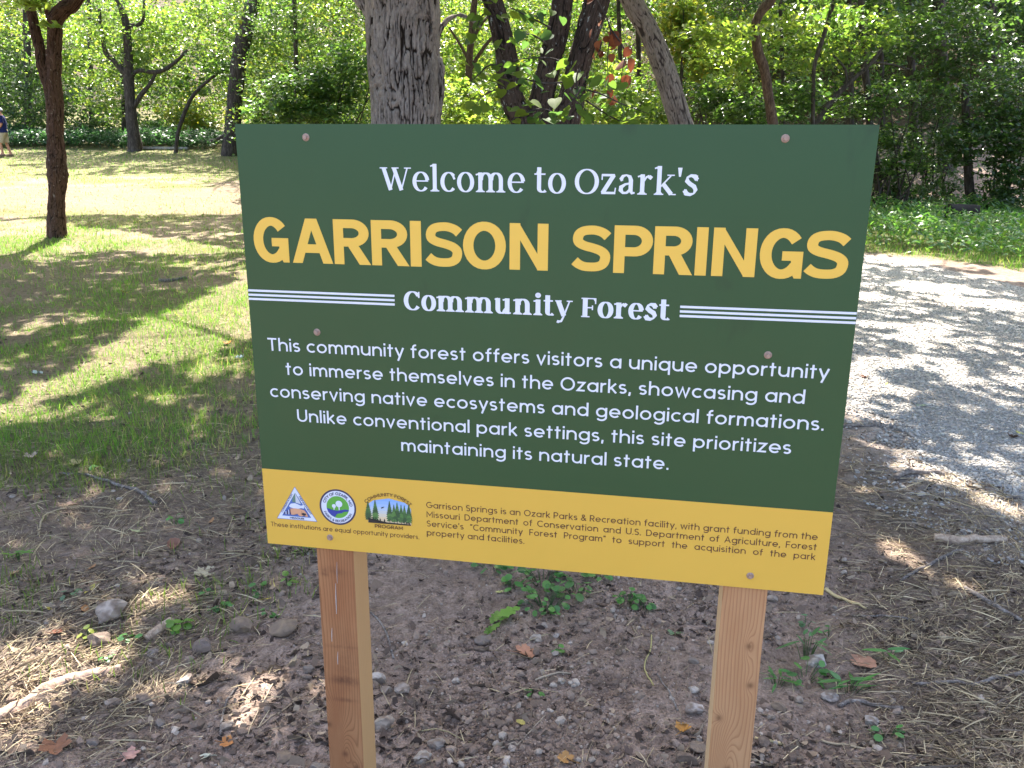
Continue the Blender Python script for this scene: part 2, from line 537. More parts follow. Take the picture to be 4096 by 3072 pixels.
LEAF_NEAR = leaf_mat("redbud_leaf", 0.5, (1.8, 2.0, 0.9), 0.6, 0.2)
DRYLEAF = leaf_mat("dry_leaf", 0.25, (1.5, 1.2, 0.9), 0.7, 0.2)

BARK_OAK = bark_mat("oak_bark", (0.035, 0.028, 0.026), (0.13, 0.108, 0.10), (0.30, 0.265, 0.25), 13, 4.2, 1.0, 0.03)
BARK_RED = bark_mat("reddish_bark", (0.030, 0.016, 0.012), (0.075, 0.040, 0.030), (0.15, 0.09, 0.07), 22, 7, 0.9, 0.015, 0.12, (0.26, 0.22, 0.2))
BARK_LICHEN = bark_mat("lichened_bark", (0.022, 0.017, 0.014), (0.065, 0.048, 0.040), (0.16, 0.12, 0.10), 26, 6, 1.0, 0.012, 0.35, (0.34, 0.36, 0.34))
BARK_GREY = bark_mat("grey_bark", (0.05, 0.042, 0.038), (0.13, 0.11, 0.10), (0.26, 0.23, 0.21), 20, 4, 0.9, 0.015)
BARK_DARK = bark_mat("dark_bark", (0.020, 0.016, 0.014), (0.055, 0.044, 0.038), (0.12, 0.10, 0.09), 16, 4, 0.9, 0.02)

def plated_bark(name, crack, low, high, lichen=0.0, lc=(.34, .36, .34)):
    t = NT(name)
    o = t.obj()
    pl = t.n("SeparateColor", {0: t.attr()}).outputs[0]
    n1 = t.noise(t.mapping(o, (60, 60, 22)), 1.0, 5, .65)
    n2 = t.noise(t.mapping(o, (7, 7, 4)), 1.0, 4, .6)
    tone = t.mix(t.ramp(t.math('ADD', t.math('MULTIPLY', n1, .6), t.math('MULTIPLY', n2, .4)), [(.38, 0.0), (.62, 1.0)]), low, high)
    col = t.mix(t.ramp(pl, [(.22, 0.0), (.70, 1.0)]), crack, tone)
    if lichen:
        ln = t.noise(t.mapping(o, (34, 34, 18)), 1.0, 5, .7)
        col = t.mix(t.math('MULTIPLY', t.ramp(ln, [(.62 - lichen * .1, 0.0), (.67 - lichen * .1, 1.0)]), t.ramp(pl, [(.3, 0.0), (.6, 1.0)])), col, lc)
    return t.done(t.principled(col, .9, .15, t.bump(n1, .7, .008)))
BARK_OAK = plated_bark("oak_bark_plates", (.020, .014, .011), (.16, .132, .115), (.325, .285, .255))
BARK_RED = plated_bark("reddish_bark_plates", (.020, .011, .009), (.055, .030, .022), (.105, .062, .047), .05, (.26, .22, .2))
BARK_LICHEN = plated_bark("lichened_bark_plates", (.012, .009, .007), (.032, .022, .017), (.078, .054, .042), .20, (.24, .25, .23))
BARK_GREY = plated_bark("grey_bark_plates", (.040, .032, .030), (.13, .105, .095), (.25, .215, .195))
BARK_THIN = bark_mat("brown_thin_bark", (0.030, 0.020, 0.016), (0.085, 0.055, 0.042), (0.17, 0.12, 0.095), 22, 7, 0.9, 0.015)
TREES = {}      # name key -> dict(root, trunk base xy, crown leaf lists)

def stem_from_px(px_pts, D, lean=0.0):
    """[(px, py, width px)] -> 3d points, radii; extended down to the soil and up out of the frame"""
    P = [pix(x, y, D + lean * i) for i, (x, y, w) in enumerate(px_pts)]
    R = [pxm(w, D) / 2 for _, _, w in px_pts]
    return P, R

def limb(p, direction, length, r0, rng, seg=5, rise=0.3):
    pts = [np.array(p, float)]
    d = np.array(direction, float); d /= np.linalg.norm(d)
    for i in range(seg):
        d = d + rng.normal(0, 0.16, 3) + [0, 0, rise * 0.12]
        d /= np.linalg.norm(d)
        pts.append(pts[-1] + d * length / seg)
    return pts, list(np.linspace(r0, r0 * 0.25, seg + 1))

def make_tree(key, name, label, cat, D, stems, bark, blobs=(), top=9.0, leaf=0.11, cols=GREENS_MID, group=None,
              sides=14, bump=0.10, ridge=0.0, limbs=4, seed=1, extra=(), ground_from=0, leafmat=None, flat=0.5, down=True, sdens=14, upto=True, bfreq=(5, 6), dens=1.2, vis=None):
    rng = np.random.default_rng(seed)
    parts, plate = [], []
    base = None
    def add(t_, own=False):
        parts.append(t_); m_ = len(t_[0]); v_ = np.full(m_, .75)
        if own: v_[:len(tube.last)] = tube.last
        plate.append(v_)
    for si, st in enumerate(stems):
        P, R = stem_from_px(st, D)
        if si <= ground_from and down:
            d0 = P[0] - P[1]; d0 = d0 / (abs(d0[2]) + 1e-6)
            zg = gz(P[0][0], P[0][1])
            if P[0][2] - zg > 0.05:
                b = P[0] + d0 * (P[0][2] - zg) * 0.9
                b[2] = zg
                P = [b] + P; R = [R[0] * 1.1] + R
            P = [P[0] - [0, 0, 0.25]] + P
            R = [R[0] * 1.3] + R
            if base is None: base = np.array([P[1][0], P[1][1], zg])
        if upto and st[-1][1] < 5:
            d1 = P[-1] - P[-2]; d1 /= np.linalg.norm(d1)
            q = P[-1].copy(); r = R[-1]
            d1 = d1 + [0, 0, 0.5]
            nseg = 5
            ln = max(top - q[2], 0.5) / nseg
            for i in range(nseg):
                d1 = d1 + rng.normal(0, 0.10, 3); d1[2] = max(d1[2], 0.6); d1 /= np.linalg.norm(d1)
                q = q + d1 * ln / max(d1[2], .5); r *= 0.78
                P.append(q.copy()); R.append(r)
                if i >= 1:
                    for _ in range(limbs // 2):
                        a = rng.uniform(0, 2 * math.pi)
                        lp, lr = limb(q, [math.cos(a), math.sin(a), 0.45], rng.uniform(1.6, 3.4), r * 0.55, rng)
                        add(tube(lp, lr, 6, 0, step=2))
        add(tube(P, R, sides, bump, seed + si, ridge=ridge, step=vis or 6, bfreq=bfreq), bool(ridge))
    for ex in extra:
        P, R = stem_from_px(ex, D)
        add(tube(P, R, 24 if ridge else 8, 0.08, seed + 50, step=9 if ridge else 5, ridge=ridge * .6), bool(ridge))
    root = empty(name, base if base is not None else (0, 0, 0))
    V, F = merge(parts)
    o = np_mesh("trunk", V, F, bark, np.repeat(np.concatenate(plate)[:, None], 3, 1) if ridge else None, True)
    child_world(o, root)
    tag(root, label, cat, group)
    rec = dict(root=root, xy=base[:2] if base is not None else (0, 0), P=[], S=[], T=[], cols=cols, mat=leafmat or LEAF, twigs=[])
    for (bx, by, rx, ry, n, dd) in blobs:
        n = int(n * dens)
        c = pix(bx, by, D + dd)
        rxx, rzz = pxm(rx, D + dd), pxm(ry, D + dd)
        pts = spray_points(c, (rxx, max(rxx * .7, .5), rzz), n, max(3, int(n / sdens)), rng=rng)
        rec['P'].append(pts); rec['S'].append(np.full(n, leaf)); rec['T'].append(np.array(cols)[rng.integers(0, len(cols), n)] * (1 + rng.normal(0, .16, (n, 1))))
    rec['flat'] = flat
    TREES[key] = rec
    return root

def finish_crowns():
    for key, r in TREES.items():
        if not r['P']:
            continue
        P, S, T = np.vstack(r['P']), np.concatenate(r['S']), np.clip(np.vstack(r['T']), .004, .9)
        ok = P[:, 2] > terrain(P[:, 0], P[:, 1]) + 0.05
        P, S, T = P[ok], S[ok], T[ok]
        if r['mat'] is LEAF:
            V, F, k = leaves_mesh(P, S, r['flat'])
        else:
            V, F, k = leaves_mesh(P, S, r['flat'], 'heart')
        o = np_mesh("crown", V, F, r['mat'], np.repeat(T, k, axis=0))
        child_world(o, r['root'])

# ---- trees one can tell apart
make_tree('left', "park_tree", "slender reddish-brown tree forking into two stems on the sunny lawn", "tree", at(122, 512)[1],
          [[(124, 512, 37), (122, 470, 33), (123, 420, 30), (124, 380, 37), (122, 350, 37), (120, 300, 30), (119, 240, 31), (115, 170, 29), (117, 110, 26), (117, 62, 27), (121, 40, 28), (140, 18, 27), (166, -4, 24)],
           [(117, 255, 24), (110, 200, 23), (100, 165, 23), (92, 140, 22), (87, 110, 20), (78, 75, 19), (70, 35, 17), (62, 0, 16)]],
          BARK_RED, blobs=[(85, 8, 40, 16, 46, -0.6), (95, 58, 20, 10, 12, -0.4), (40, 5, 40, 10, 26, .4)], leaf=0.16, cols=GREENS_SUN, top=8.5, seed=3, ridge=0.010, bump=0.14, limbs=5, sides=80, vis=16,
          extra=[[(117, 62, 10), (105, 40, 8), (98, 12, 7), (100, -6, 6)]])
make_tree('oak', "oak_tree", "thick oak with deeply furrowed grey bark standing close behind the sign", "tree", 7.6,
          [[(877, 268, 140), (875, 200, 139), (871, 130, 139), (869, 60, 139), (869, 0, 142)]],
          BARK_OAK, top=10.5, seed=5, ridge=0.026, bump=0.05, limbs=8, vis=40, sides=260, upto=True, bfreq=(4, 3),
          extra=[[(818, 62, 16), (806, 44, 20), (790, 20, 20), (765, -14, 20)], [(944, 262, 16), (952, 200, 15), (951, 148, 18), (945, 125, 14)], [(940, 105, 13), (950, 70, 10), (968, 42, 8), (1000, 34, 6), (1040, 60, 4)]])
make_tree('triple', "redbud_tree", "dark three-stemmed tree with pale lichen flecks behind the sign", "tree", 6.7,
          [[(1150, 420, 61), (1143, 330, 54), (1133, 268, 52), (1108, 215, 47), (1098, 165, 45), (1092, 110, 40), (1078, 50, 38), (1062, -4, 38)],
           [(1170, 420, 52), (1166, 330, 54), (1163, 268, 54), (1172, 205, 47), (1190, 130, 44), (1204, 70, 42), (1216, -4, 40)],
           [(1190, 420, 61), (1206, 330, 57), (1220, 268, 57), (1236, 205, 49), (1250, 140, 44), (1270, 70, 45), (1292, -4, 49)]],
          BARK_LICHEN, top=8.0, seed=8, bump=0.07, limbs=4, sides=110, vis=26, ridge=0.009, ground_from=2, leafmat=LEAF_NEAR, cols=GREENS_SUN)
make_tree('lean', "leaning_tree", "bare grey-brown trunk leaning over behind the sign's upper edge", "tree", 9.6,
          [[(1520, 440, 54), (1496, 330, 48), (1470, 262, 44), (1448, 190, 44), (1424, 120, 42), (1396, 55, 40), (1362, -4, 40)]],
          BARK_GREY, top=8.5, seed=9, bump=0.06, limbs=4, sides=90, vis=24, ridge=0.010)
make_tree('greyfork', "woodland_tree", "grey trunk with spreading low limbs at the far edge of the lawn", "tree", 34.5,
          [[(292, 318, 28), (286, 270, 22), (281, 220, 20), (278, 165, 20), (276, 100, 15), (272, 50, 15), (262, 20, 11), (250, -4, 8)],
           [(272, 160, 14), (247, 133, 10), (228, 112, 9), (220, 70, 7), (214, 20, 6)],
           [(284, 165, 8), (300, 152, 7), (330, 156, 9), (352, 152, 8), (378, 135, 7), (405, 108, 5)],
           [(287, 235, 10), (305, 205, 9), (325, 180, 7), (340, 150, 5)],
           [(277, 55, 9), (300, 53, 7), (310, 38, 6), (312, 0, 5)]],
          BARK_DARK, blobs=[(250, 60, 110, 60, 1500, 0.5), (380, 70, 90, 55, 1100, 1.5), (330, 145, 70, 35, 520, .8), (190, 150, 70, 40, 600, 1.6), (120, 90, 70, 60, 700, 1.5), (225, 215, 60, 40, 450, 2.5)],
          leaf=0.16, cols=GREENS_SUN + GREENS_MID, top=13, seed=12, dens=1.7, upto=False, ground_from=0)
make_tree('sapling', "bent_sapling", "thin dark sapling bending toward the sign at the lawn's edge", "tree", 34.0,
          [[(380, 326, 8), (384, 290, 8), (392, 262, 8), (402, 235, 8), (418, 205, 7), (445, 178, 6), (470, 158, 5), (495, 135, 4)]],
          BARK_DARK, blobs=[(470, 150, 60, 26, 420, .3), (410, 190, 40, 20, 200, .4)], leaf=0.2, cols=GREENS_MID, seed=13, upto=False, sides=8)
make_tree('darkbig', "woodland_tree", "broad dark trunk rising close beside the sign's upper corner", "tree", 33.0,
          [[(497, 338, 36), (502, 290, 34), (506, 230, 30), (512, 170, 30), (520, 110, 30), (535, 50, 28), (550, -4, 28)]],
          BARK_DARK, blobs=[(480, 40, 80, 50, 1000, 1.5), (590, 60, 90, 55, 1200, 1), (600, 150, 80, 40, 800, 1.5)], leaf=0.16, cols=GREENS_SUN + GREENS_MID, top=13, seed=14, dens=1.7, sides=12,
          extra=[[(500, 285, 9), (470, 300, 6), (455, 305, 4)]])
make_tree('slim', "woodland_tree", "crooked slim brown trunk carrying bright heart-shaped leaves", "tree", 15.5,
          [[(1672, 300, 21), (1668, 258, 20), (1660, 205, 19), (1651, 150, 20), (1637, 110, 20), (1632, 60, 18), (1637, 38, 18), (1652, 15, 19), (1668, -4, 18)]],
          BARK_THIN, blobs=[(1560, 75, 80, 26, 420, -.4), (1580, 120, 70, 30, 330, .5), (1700, 60, 90, 40, 520, .5), (1600, 150, 50, 50, 300, .6)], leaf=0.12, cols=GREENS_SUN, top=9, seed=15, limbs=4, sides=12)
make_tree('straight', "woodland_tree", "straight dark trunk crossed by a fallen branch on the wooded slope", "tree", 20.0,
          [[(1884, 300, 15), (1878, 262, 14), (1874, 200, 14), (1868, 150, 14), (1865, 100, 14), (1861, 60, 12), (1860, -4, 12)]],
          BARK_DARK, blobs=[(1850, 60, 120, 50, 900, -1), (1780, 120, 90, 50, 600, -1)], leaf=0.13, cols=GREENS_MID + GREENS_SUN, top=10, seed=16, sides=10)
make_tree('branchy', "woodland_tree", "thin dark stem bending away from the crooked slim trunk", "tree", 17.0,
          [[(1757, 300, 9), (1756, 262, 8), (1757, 200, 8), (1758, 150, 8), (1768, 110, 9), (1785, 60, 9), (1802, 0, 9)]],
          BARK_DARK, blobs=[(1780, 40, 70, 40, 420, .4)], leaf=0.12, cols=GREENS_MID, top=8, seed=17, sides=8)
make_tree('shadeA', "woodland_tree", "dark shaded trunk on the slope beside the sign's far top corner", "tree", 25.0,
          [[(1976, 330, 20), (1974, 265, 18), (1972, 210, 17), (1968, 140, 16), (1966, 60, 15), (1964, -4, 14)]],
          BARK_DARK, blobs=[(1960, 60, 90, 60, 700, -1.5), (2000, 170, 70, 30, 360, -3)], leaf=0.15, cols=GREENS_SHADE + GREENS_MID, top=12, seed=18, sides=10)
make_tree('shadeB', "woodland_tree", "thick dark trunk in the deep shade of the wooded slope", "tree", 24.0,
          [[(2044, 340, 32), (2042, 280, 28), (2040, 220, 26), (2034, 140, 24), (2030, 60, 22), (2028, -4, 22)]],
          BARK_DARK, blobs=[(2060, 50, 110, 60, 900, -2), (2120, 130, 80, 50, 600, -2)], leaf=0.15, cols=GREENS_SHADE, top=13, seed=19, sides=10)
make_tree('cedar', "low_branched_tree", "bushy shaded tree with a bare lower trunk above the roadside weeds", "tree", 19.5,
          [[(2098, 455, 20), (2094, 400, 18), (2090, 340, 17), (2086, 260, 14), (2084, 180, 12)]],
          BARK_DARK, blobs=[(2090, 300, 75, 45, 900, -.4), (2120, 220, 90, 50, 900, 0), (2190, 270, 70, 60, 800, -.5), (2180, 360, 60, 40, 420, -.5)], leaf=0.12, cols=GREENS_SHADE, seed=20, sides=10, upto=False)
make_tree('paleforest', "woodland_tree", "grey hazy trunk with forked bare limbs between oak and three-stemmed tree", "tree", 24.0,
          [[(1018, 285, 14), (1015, 240, 13), (1012, 190, 13), (1014, 130, 14), (1018, 80, 14), (1022, 30, 13), (1026, -4, 12)],
           [(1016, 150, 8), (1040, 110, 7), (1065, 80, 6), (1090, 70, 4)], [(1013, 130, 7), (990, 90, 5), (970, 60, 4)], [(1018, 100, 6), (1035, 60, 5), (1060, 30, 4)]],
          BARK_THIN, blobs=[(1010, 70, 80, 60, 520, 1), (1050, 180, 70, 40, 420, 1.2), (985, 150, 40, 40, 200, 1.4)], leaf=0.17, cols=GREENS_SUN, top=11, seed=21, sides=10, upto=False)
make_tree('fallen', "fallen_branch", "long dead branch propped diagonally across the wooded slope", "branch", 18.5,
          [[(1752, 285, 11), (1790, 225, 12), (1828, 185, 10), (1850, 165, 9), (1880, 138, 8), (1905, 105, 6)]], BARK_DARK, seed=22, upto=False, sides=8,
          extra=[[(1828, 183, 7), (1826, 150, 5), (1800, 120, 4)], [(1885, 134, 5), (1930, 140, 4), (1965, 150, 3)]])
for i_, (key, px, w, D, lab) in enumerate([
        ('thinA', 1690, 8, 20.0, "thin pole-like dark stem just past the crooked slim trunk"),
        ('thinB', 1838, 11, 23.0, "dark stem half hidden in leaves above the fallen branch's tip"),
        ('thinC', 2150, 16, 27.0, "dim dark trunk deep inside the shaded slope behind the bushy tree"),
        ('thinD', 1905, 9, 27.0, "faint slim stem over the sunlit leaf litter of the slope"),
        ('thinE', 60, 15, 40.0, "dim trunk in the dark wood behind the forked lawn tree"),
        ('thinF', 196, 10, 40.0, "slim dim trunk in the shaded thicket past the lawn"),
        ('thinG', 268, 12, 38.0, "short dark trunk tucked against the grey spreading tree"),
        ('thinH', 640, 10, 30.0, "thin stem among lit leaves between dark trunk and oak"),
        ('thinI', 1340, 9, 21.0, "thin stem behind the hanging brown leaves"),
        ('thinJ', 1380, 10, 22.0, "thin brown stem between hanging brown leaves and the leaning trunk")]):
    make_tree(key, "slim_tree", lab, "tree", D, [[(px + 3, 330, w), (px + 1, 240, w), (px, 150, w * .95), (px - 2, 70, w * .9), (px - 4, -4, w * .85)]],
              BARK_DARK, blobs=[(px, 20, 70, 40, 260, .5)], leaf=0.16, cols=GREENS_MID if i_ > 6 else GREENS_SHADE, top=11, seed=30 + i_, sides=8, limbs=3)

# ---- bushes and low woodland
def make_bush(name, label, D, blobs, leaf, cols, seed, group=None, flat=0.5, sdens=14):
    rng = np.random.default_rng(seed)
    bx, by = blobs[0][0], max(b[1] + b[3] for b in blobs)
    b = pix(bx, by, D)
    root = empty(name, (b[0], D, gz(b[0], D)))
    tag(root, label, "bush", group)
    P, T = [], []
    tw = []
    for (px, py, rx, ry, n, dd) in blobs:
        n = int(n * 1.4)
        c = pix(px, py, D + dd)
        rr = (pxm(rx, D + dd), max(pxm(rx, D + dd) * .7, .5), pxm(ry, D + dd))
        P.append(spray_points(c, rr, n, max(3, n // sdens), rng=rng))
        T.append(np.array(cols)[rng.integers(0, len(cols), n)] * (1 + rng.normal(0, .16, (n, 1))))
        for q in range(3):
            e = c + rng.normal(0, .5, 3) * rr
            s = np.array([root.location.x + rng.normal(0, .25) + (c[0] - root.location.x) * .5, D + dd * .5, root.location.z - .1])
            tw.append(tube([s, (s + e) / 2 + rng.normal(0, .1, 3), e], [.03, .02, .008], 5, 0, step=3))
    P = np.vstack(P); T = np.clip(np.vstack(T), .004, .9)
    ok = P[:, 2] > terrain(P[:, 0], P[:, 1])
    V, F, k = leaves_mesh(P[ok], np.full(ok.sum(), leaf), flat, rng=rng)
    child_world(np_mesh("foliage", V, F, LEAF, np.repeat(T[ok], k, axis=0)), root)
    V, F = merge(tw)
    child_world(np_mesh("stem", V, F, BARK_DARK, None, True), root)

make_bush("bright_bush", "pale yellow-green sunlit bush behind the bent sapling", 41, [(405, 262, 52, 42, 1900, 0), (440, 275, 34, 26, 700, .4)], 0.16, YELLOWS + GREENS_SUN, 61)
make_bush("bush", "greyish bush with white glints beside the grey spreading tree", 39, [(335, 285, 45, 24, 700, 0), (385, 290, 30, 22, 400, -.5)], 0.17, GREENS_BLUE + GREENS_MID, 62)
make_bush("bush", "dark layered maple bush just above the sign's edge before the oak", 22, [(640, 205, 70, 50, 900, 0), (720, 180, 70, 45, 900, .4), (590, 245, 60, 30, 500, -.3), (700, 245, 80, 26, 600, 0), (760, 130, 60, 40, 500, .8)], 0.15, GREENS_BLUE + GREENS_MID, 63, flat=.32)
make_bush("bush", "glowing yellow-green bush between oak and three-stemmed tree", 15, [(985, 215, 55, 40, 420, 0), (1020, 250, 60, 24, 420, -.3)], 0.11, GREENS_SUN, 64, flat=.4)
make_bush("bush", "bright maple bush between the three-stemmed and leaning trunks", 18, [(1340, 190, 70, 50, 620, 0), (1400, 240, 60, 28, 460, .4), (1330, 250, 60, 22, 420, -.5)], 0.12, GREENS_SUN + GREENS_MID, 65)
make_bush("bush", "sunlit tall bush hanging beside the leaning trunk", 20, [(1490, 70, 50, 60, 800, 0), (1530, 150, 40, 50, 600, .3), (1455, 40, 40, 40, 400, .2)], 0.14, YELLOWS + GREENS_SUN, 66)
make_bush("bush", "dense shaded bush at the foot of the crooked slim trunk", 17.5, [(1560, 215, 70, 45, 900, 0), (1620, 245, 70, 25, 600, -1), (1720, 215, 60, 45, 700, 0)], 0.12, GREENS_MID + GREENS_SHADE, 67)
make_bush("bush", "leafy shaded bush over the bare slope near the sign's corner", 19.5, [(1930, 300, 60, 26, 420, 0), (1960, 350, 60, 30, 420, -.4), (1850, 235, 60, 26, 420, 0), (1930, 200, 70, 24, 300, 0)], 0.12, GREENS_SHADE + GREENS_MID, 68, flat=.3)
make_bush("bush", "dark thicket in the far corner of the wood beyond the walker", 38, [(60, 230, 80, 60, 1100, 0), (170, 235, 70, 50, 900, .5), (20, 160, 70, 50, 800, .7), (200, 275, 50, 22, 400, -.6)], 0.17, GREENS_SHADE, 69)

make_bush("bush", "dark tangled bush on the bare slope right above the roadside weeds", 20.2, [(1915, 385, 60, 40, 700, 0), (1960, 420, 60, 26, 500, -.3), (1905, 320, 40, 40, 300, .6)], 0.10, GREENS_SHADE, 71, flat=.45)
make_bush("bush", "deep green overhanging bush between the two shaded trunks", 21.5, [(2030, 330, 60, 60, 900, 0), (2010, 240, 60, 40, 600, .4), (2030, 410, 50, 30, 500, -.4)], 0.10, GREENS_SHADE, 72, flat=.45)
make_bush("bush", "dark overhanging thicket at the picture's edge past the bushy tree", 19.0, [(2185, 400, 60, 45, 900, 0), (2200, 300, 60, 60, 900, .3), (2150, 440, 60, 20, 420, -.3), (2190, 180, 70, 70, 900, .6)], 0.10, GREENS_SHADE, 73, flat=.45)

# far woodland: one mass nobody could count
def woodland():
    P, T, S = [], [], []
    rng = np.random.default_rng(99)
    for i in range(3400):
        D = 27 + 40 * rng.uniform() ** 1.2
        px = rng.uniform(-220, 2440)
        py = rng.uniform(-150, 300)
        c = pix(px, py, D)
        zg = float(terrain(c[0], c[1]))
        if c[2] < zg + 0.6: continue
        if px < 560 and D < 42: continue
        if 1880 < px and py > 215 and D < 34: continue
        if rng.uniform() < 0.30 and py < 110: continue
        if D > 38 and 880 < px < 1500 and py < 170 and rng.uniform() < .35: continue
        if D > 38 and 280 < px < 800 and py < 90 and rng.uniform() < .12: continue
        n = int(rng.uniform(150, 260))
        r = rng.uniform(1.0, 2.1)
        P.append(spray_points(c, (r * 1.3, r, r * .8), n, 12, rng=rng))
        dark = px > 1900 or (px < 260 and py > 120)  # shady parts of the wood get their shade from darker leaf colours
        cols = np.array(GREENS_SHADE if dark or rng.uniform() < .22 else (GREENS_SUN + YELLOWS[:1] if rng.uniform() < .55 else GREENS_MID))
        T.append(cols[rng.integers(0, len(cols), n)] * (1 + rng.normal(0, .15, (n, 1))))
        S.append(np.full(n, 0.0044 * D))
    P, T, S = np.vstack(P), np.clip(np.vstack(T), .004, .9), np.concatenate(S)
    ok = P[:, 2] > terrain(P[:, 0], P[:, 1])
    V, F, k = leaves_mesh(P[ok], S[ok], 0.5, rng=rng)
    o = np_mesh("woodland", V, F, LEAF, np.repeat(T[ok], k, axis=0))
    tag(o, "sunlit mass of leaves filling the far wood behind the trunks", "woodland", kind='stuff')
woodland()

# ------------------------------------------------------------------ overhead canopy (outside the frame): shade with the sun patches the photo shows
def W_(poly): return [at(*p) for p in poly]
LIT = [W_(p) for p in [
    [(-60, 380), (560, 372), (560, 462), (-60, 468)],
    [(-60, 480), (60, 470), (260, 500), (420, 520), (560, 540), (400, 550), (250, 540), (-60, 560)],
    [(-60, 332), (560, 338), (560, 352), (250, 356), (-60, 350)],
    [(-40, 880), (120, 800), (270, 725), (340, 690), (500, 600), (580, 585), (580, 715), (480, 762), (330, 795), (130, 865), (60, 905), (-40, 940)],
    [(1830, 562), (1930, 566), (2100, 610), (2240, 648), (2240, 700), (2080, 700), (2000, 750), (1980, 805), (1830, 800)],
    [(2010, 770), (2240, 790), (2240, 840), (2100, 850), (2020, 822)],
    [(1825, 800), (1900, 790), (1980, 850), (1900, 870), (1825, 855)],
    [(1850, 488), (1990, 482), (2060, 500), (2010, 525), (1850, 530)],
    [(1850, 534), (2000, 545), (2240, 575), (2240, 618), (2000, 582), (1850, 560)],
]]
SMALL = [W_(p) for p in [
    [(525, 1500), (590, 1462), (650, 1485), (632, 1565), (560, 1600), (498, 1570)],
    [(-40, 1410), (110, 1370), (215, 1390), (260, 1440), (200, 1500), (90, 1545), (-40, 1640)],
    [(290, 1262), (375, 1240), (425, 1285), (405, 1345), (300, 1345), (215, 1420), (200, 1380), (270, 1335)],
    [(225, 1375), (280, 1360), (290, 1405), (236, 1450)],
    [(1870, 1185), (2030, 1165), (2110, 1215), (2080, 1285), (1940, 1275)],
    [(2170, 1200), (2240, 1190), (2240, 1270)],
    [(1830, 1300), (1905, 1285), (1940, 1340), (1880, 1360)],
    [(1790, 1120), (1840, 1120), (1840, 1180), (1790, 1180)],
    [(1820, 850), (1970, 858), (1900, 910), (1820, 895)],
    [(1950, 985), (2100, 1035), (2240, 1105), (2240, 1150), (2050, 1065), (1940, 1015)],
    [(640, 985), (700, 975), (700, 1010), (640, 1010)],
]]

def grow(poly, k):
    c = np.mean(poly, axis=0)
    return [tuple(c + (np.array(p) - c) * k) for p in poly]
SMALL[0] = grow(SMALL[0], 1.45)
SMALL = [SMALL[0]] + [grow(p, 1.12) for p in SMALL[1:]]

def shade_prob(x, y):
    n = fbm(x * 0.55, y * 0.55, 71)
    n2 = fbm(x * 1.8, y * 1.8, 75)
    lit = np.zeros(x.shape, bool)
    jx = x + (n2 - .5) * 0.3 * np.clip(y / 8, .15, 1.2); jy = y + (fbm(x * 1.8, y * 1.8, 79) - .5) * 0.4 * np.clip(y / 8, .15, 1.2)
    for p in LIT: lit |= in_poly(jx, jy, p)
    for p in SMALL: lit |= in_poly(x, y, p)
    pr = np.where(lit, 0.0, 1.0)
    pr = np.where(lit & (x > 1.5) & (fbm(x * 1.6, y * 1.6, 97) > .54), .55, pr)
    fleck = (n2 > 0.66) & (y > 3.5)
    pr = np.where(fleck & (pr > .5), 0.25, pr)
    onroad = in_poly(x, y, ROAD_POLY) & ~lit
    pr = np.where(onroad, np.where(fbm(x * 1.5, y * 1.5, 88) > .53, .30, .9), pr)
    # hidden ground behind the sign and the far wood: dappled
    behind = (np.abs(x - 0.1) < 0.16 * y + .2) & (y > 3.2)
    pr = np.where(behind, np.where(n > 0.47, 0.04, 0.9), pr)
    far = (y > 21) & (x < 7)
    pr = np.where(far & ~lit, np.where(n > 0.53, 0.92, 0.03), pr)
    pr = np.where((x > 7.5) & (y > 19), 0.97, pr)
    pr = np.where((x < -10) & (y > 35), 0.7, pr)
    return pr

def canopy():
    rng = np.random.default_rng(5)
    keys = ['left', 'oak', 'triple', 'lean', 'slim', 'straight', 'shadeA', 'shadeB', 'darkbig', 'greyfork']
    cot = math.cos(SUN_EL) / math.sin(SUN_EL)
    hd = np.array([math.sin(SUN_AZ), math.cos(SUN_AZ)])
    for (x0, x1, y0, y1, size, lai) in [(-9.5, 8, 0.2, 11, .20, 4.9), (-15, 12, 11, 21, .28, 3.0), (-24, 27, 21, 46, .5, 2.2)]:
        area = (x1 - x0) * (y1 - y0)
        n = int(area * lai / (size * size * .38))
        tx, ty = rng.uniform(x0, x1, n), rng.uniform(y0, y1, n)
        keep = rng.uniform(0, 1, n) < shade_prob(tx, ty)
        tx, ty = tx[keep], ty[keep]
        n = len(tx)
        zg = terrain(tx, ty)
        # height of the leaf above the ground point it shades
        zlow = np.maximum(4.2, 0)
        h = zlow + 4.5 * rng.uniform(0, 1, n) ** 1.3
        for _ in range(3):
            yl = ty + hd[1] * h * cot
            need = (2.6 + 0.19 * yl) - zg
            h = np.maximum(h, need + 2.5 * rng.uniform(0, 1, n) * (need > h))
        P = np.stack([tx + hd[0] * h * cot, ty + hd[1] * h * cot, zg + h], -1)
        xy = np.array([TREES[k]['xy'] for k in keys])
        own = np.argmin(((P[:, None, :2] - xy[None]) ** 2).sum(-1), axis=1)
        for i, k in enumerate(keys):
            q = own == i
            if not q.any(): continue
            r = TREES[k]
            cols = np.array(GREENS_MID)
            r['P'].append(P[q]); r['S'].append(np.full(q.sum(), size * 1.1)); r['T'].append(cols[rng.integers(0, len(cols), q.sum())] * (1 + rng.normal(0, .15, (q.sum(), 1))))
canopy()

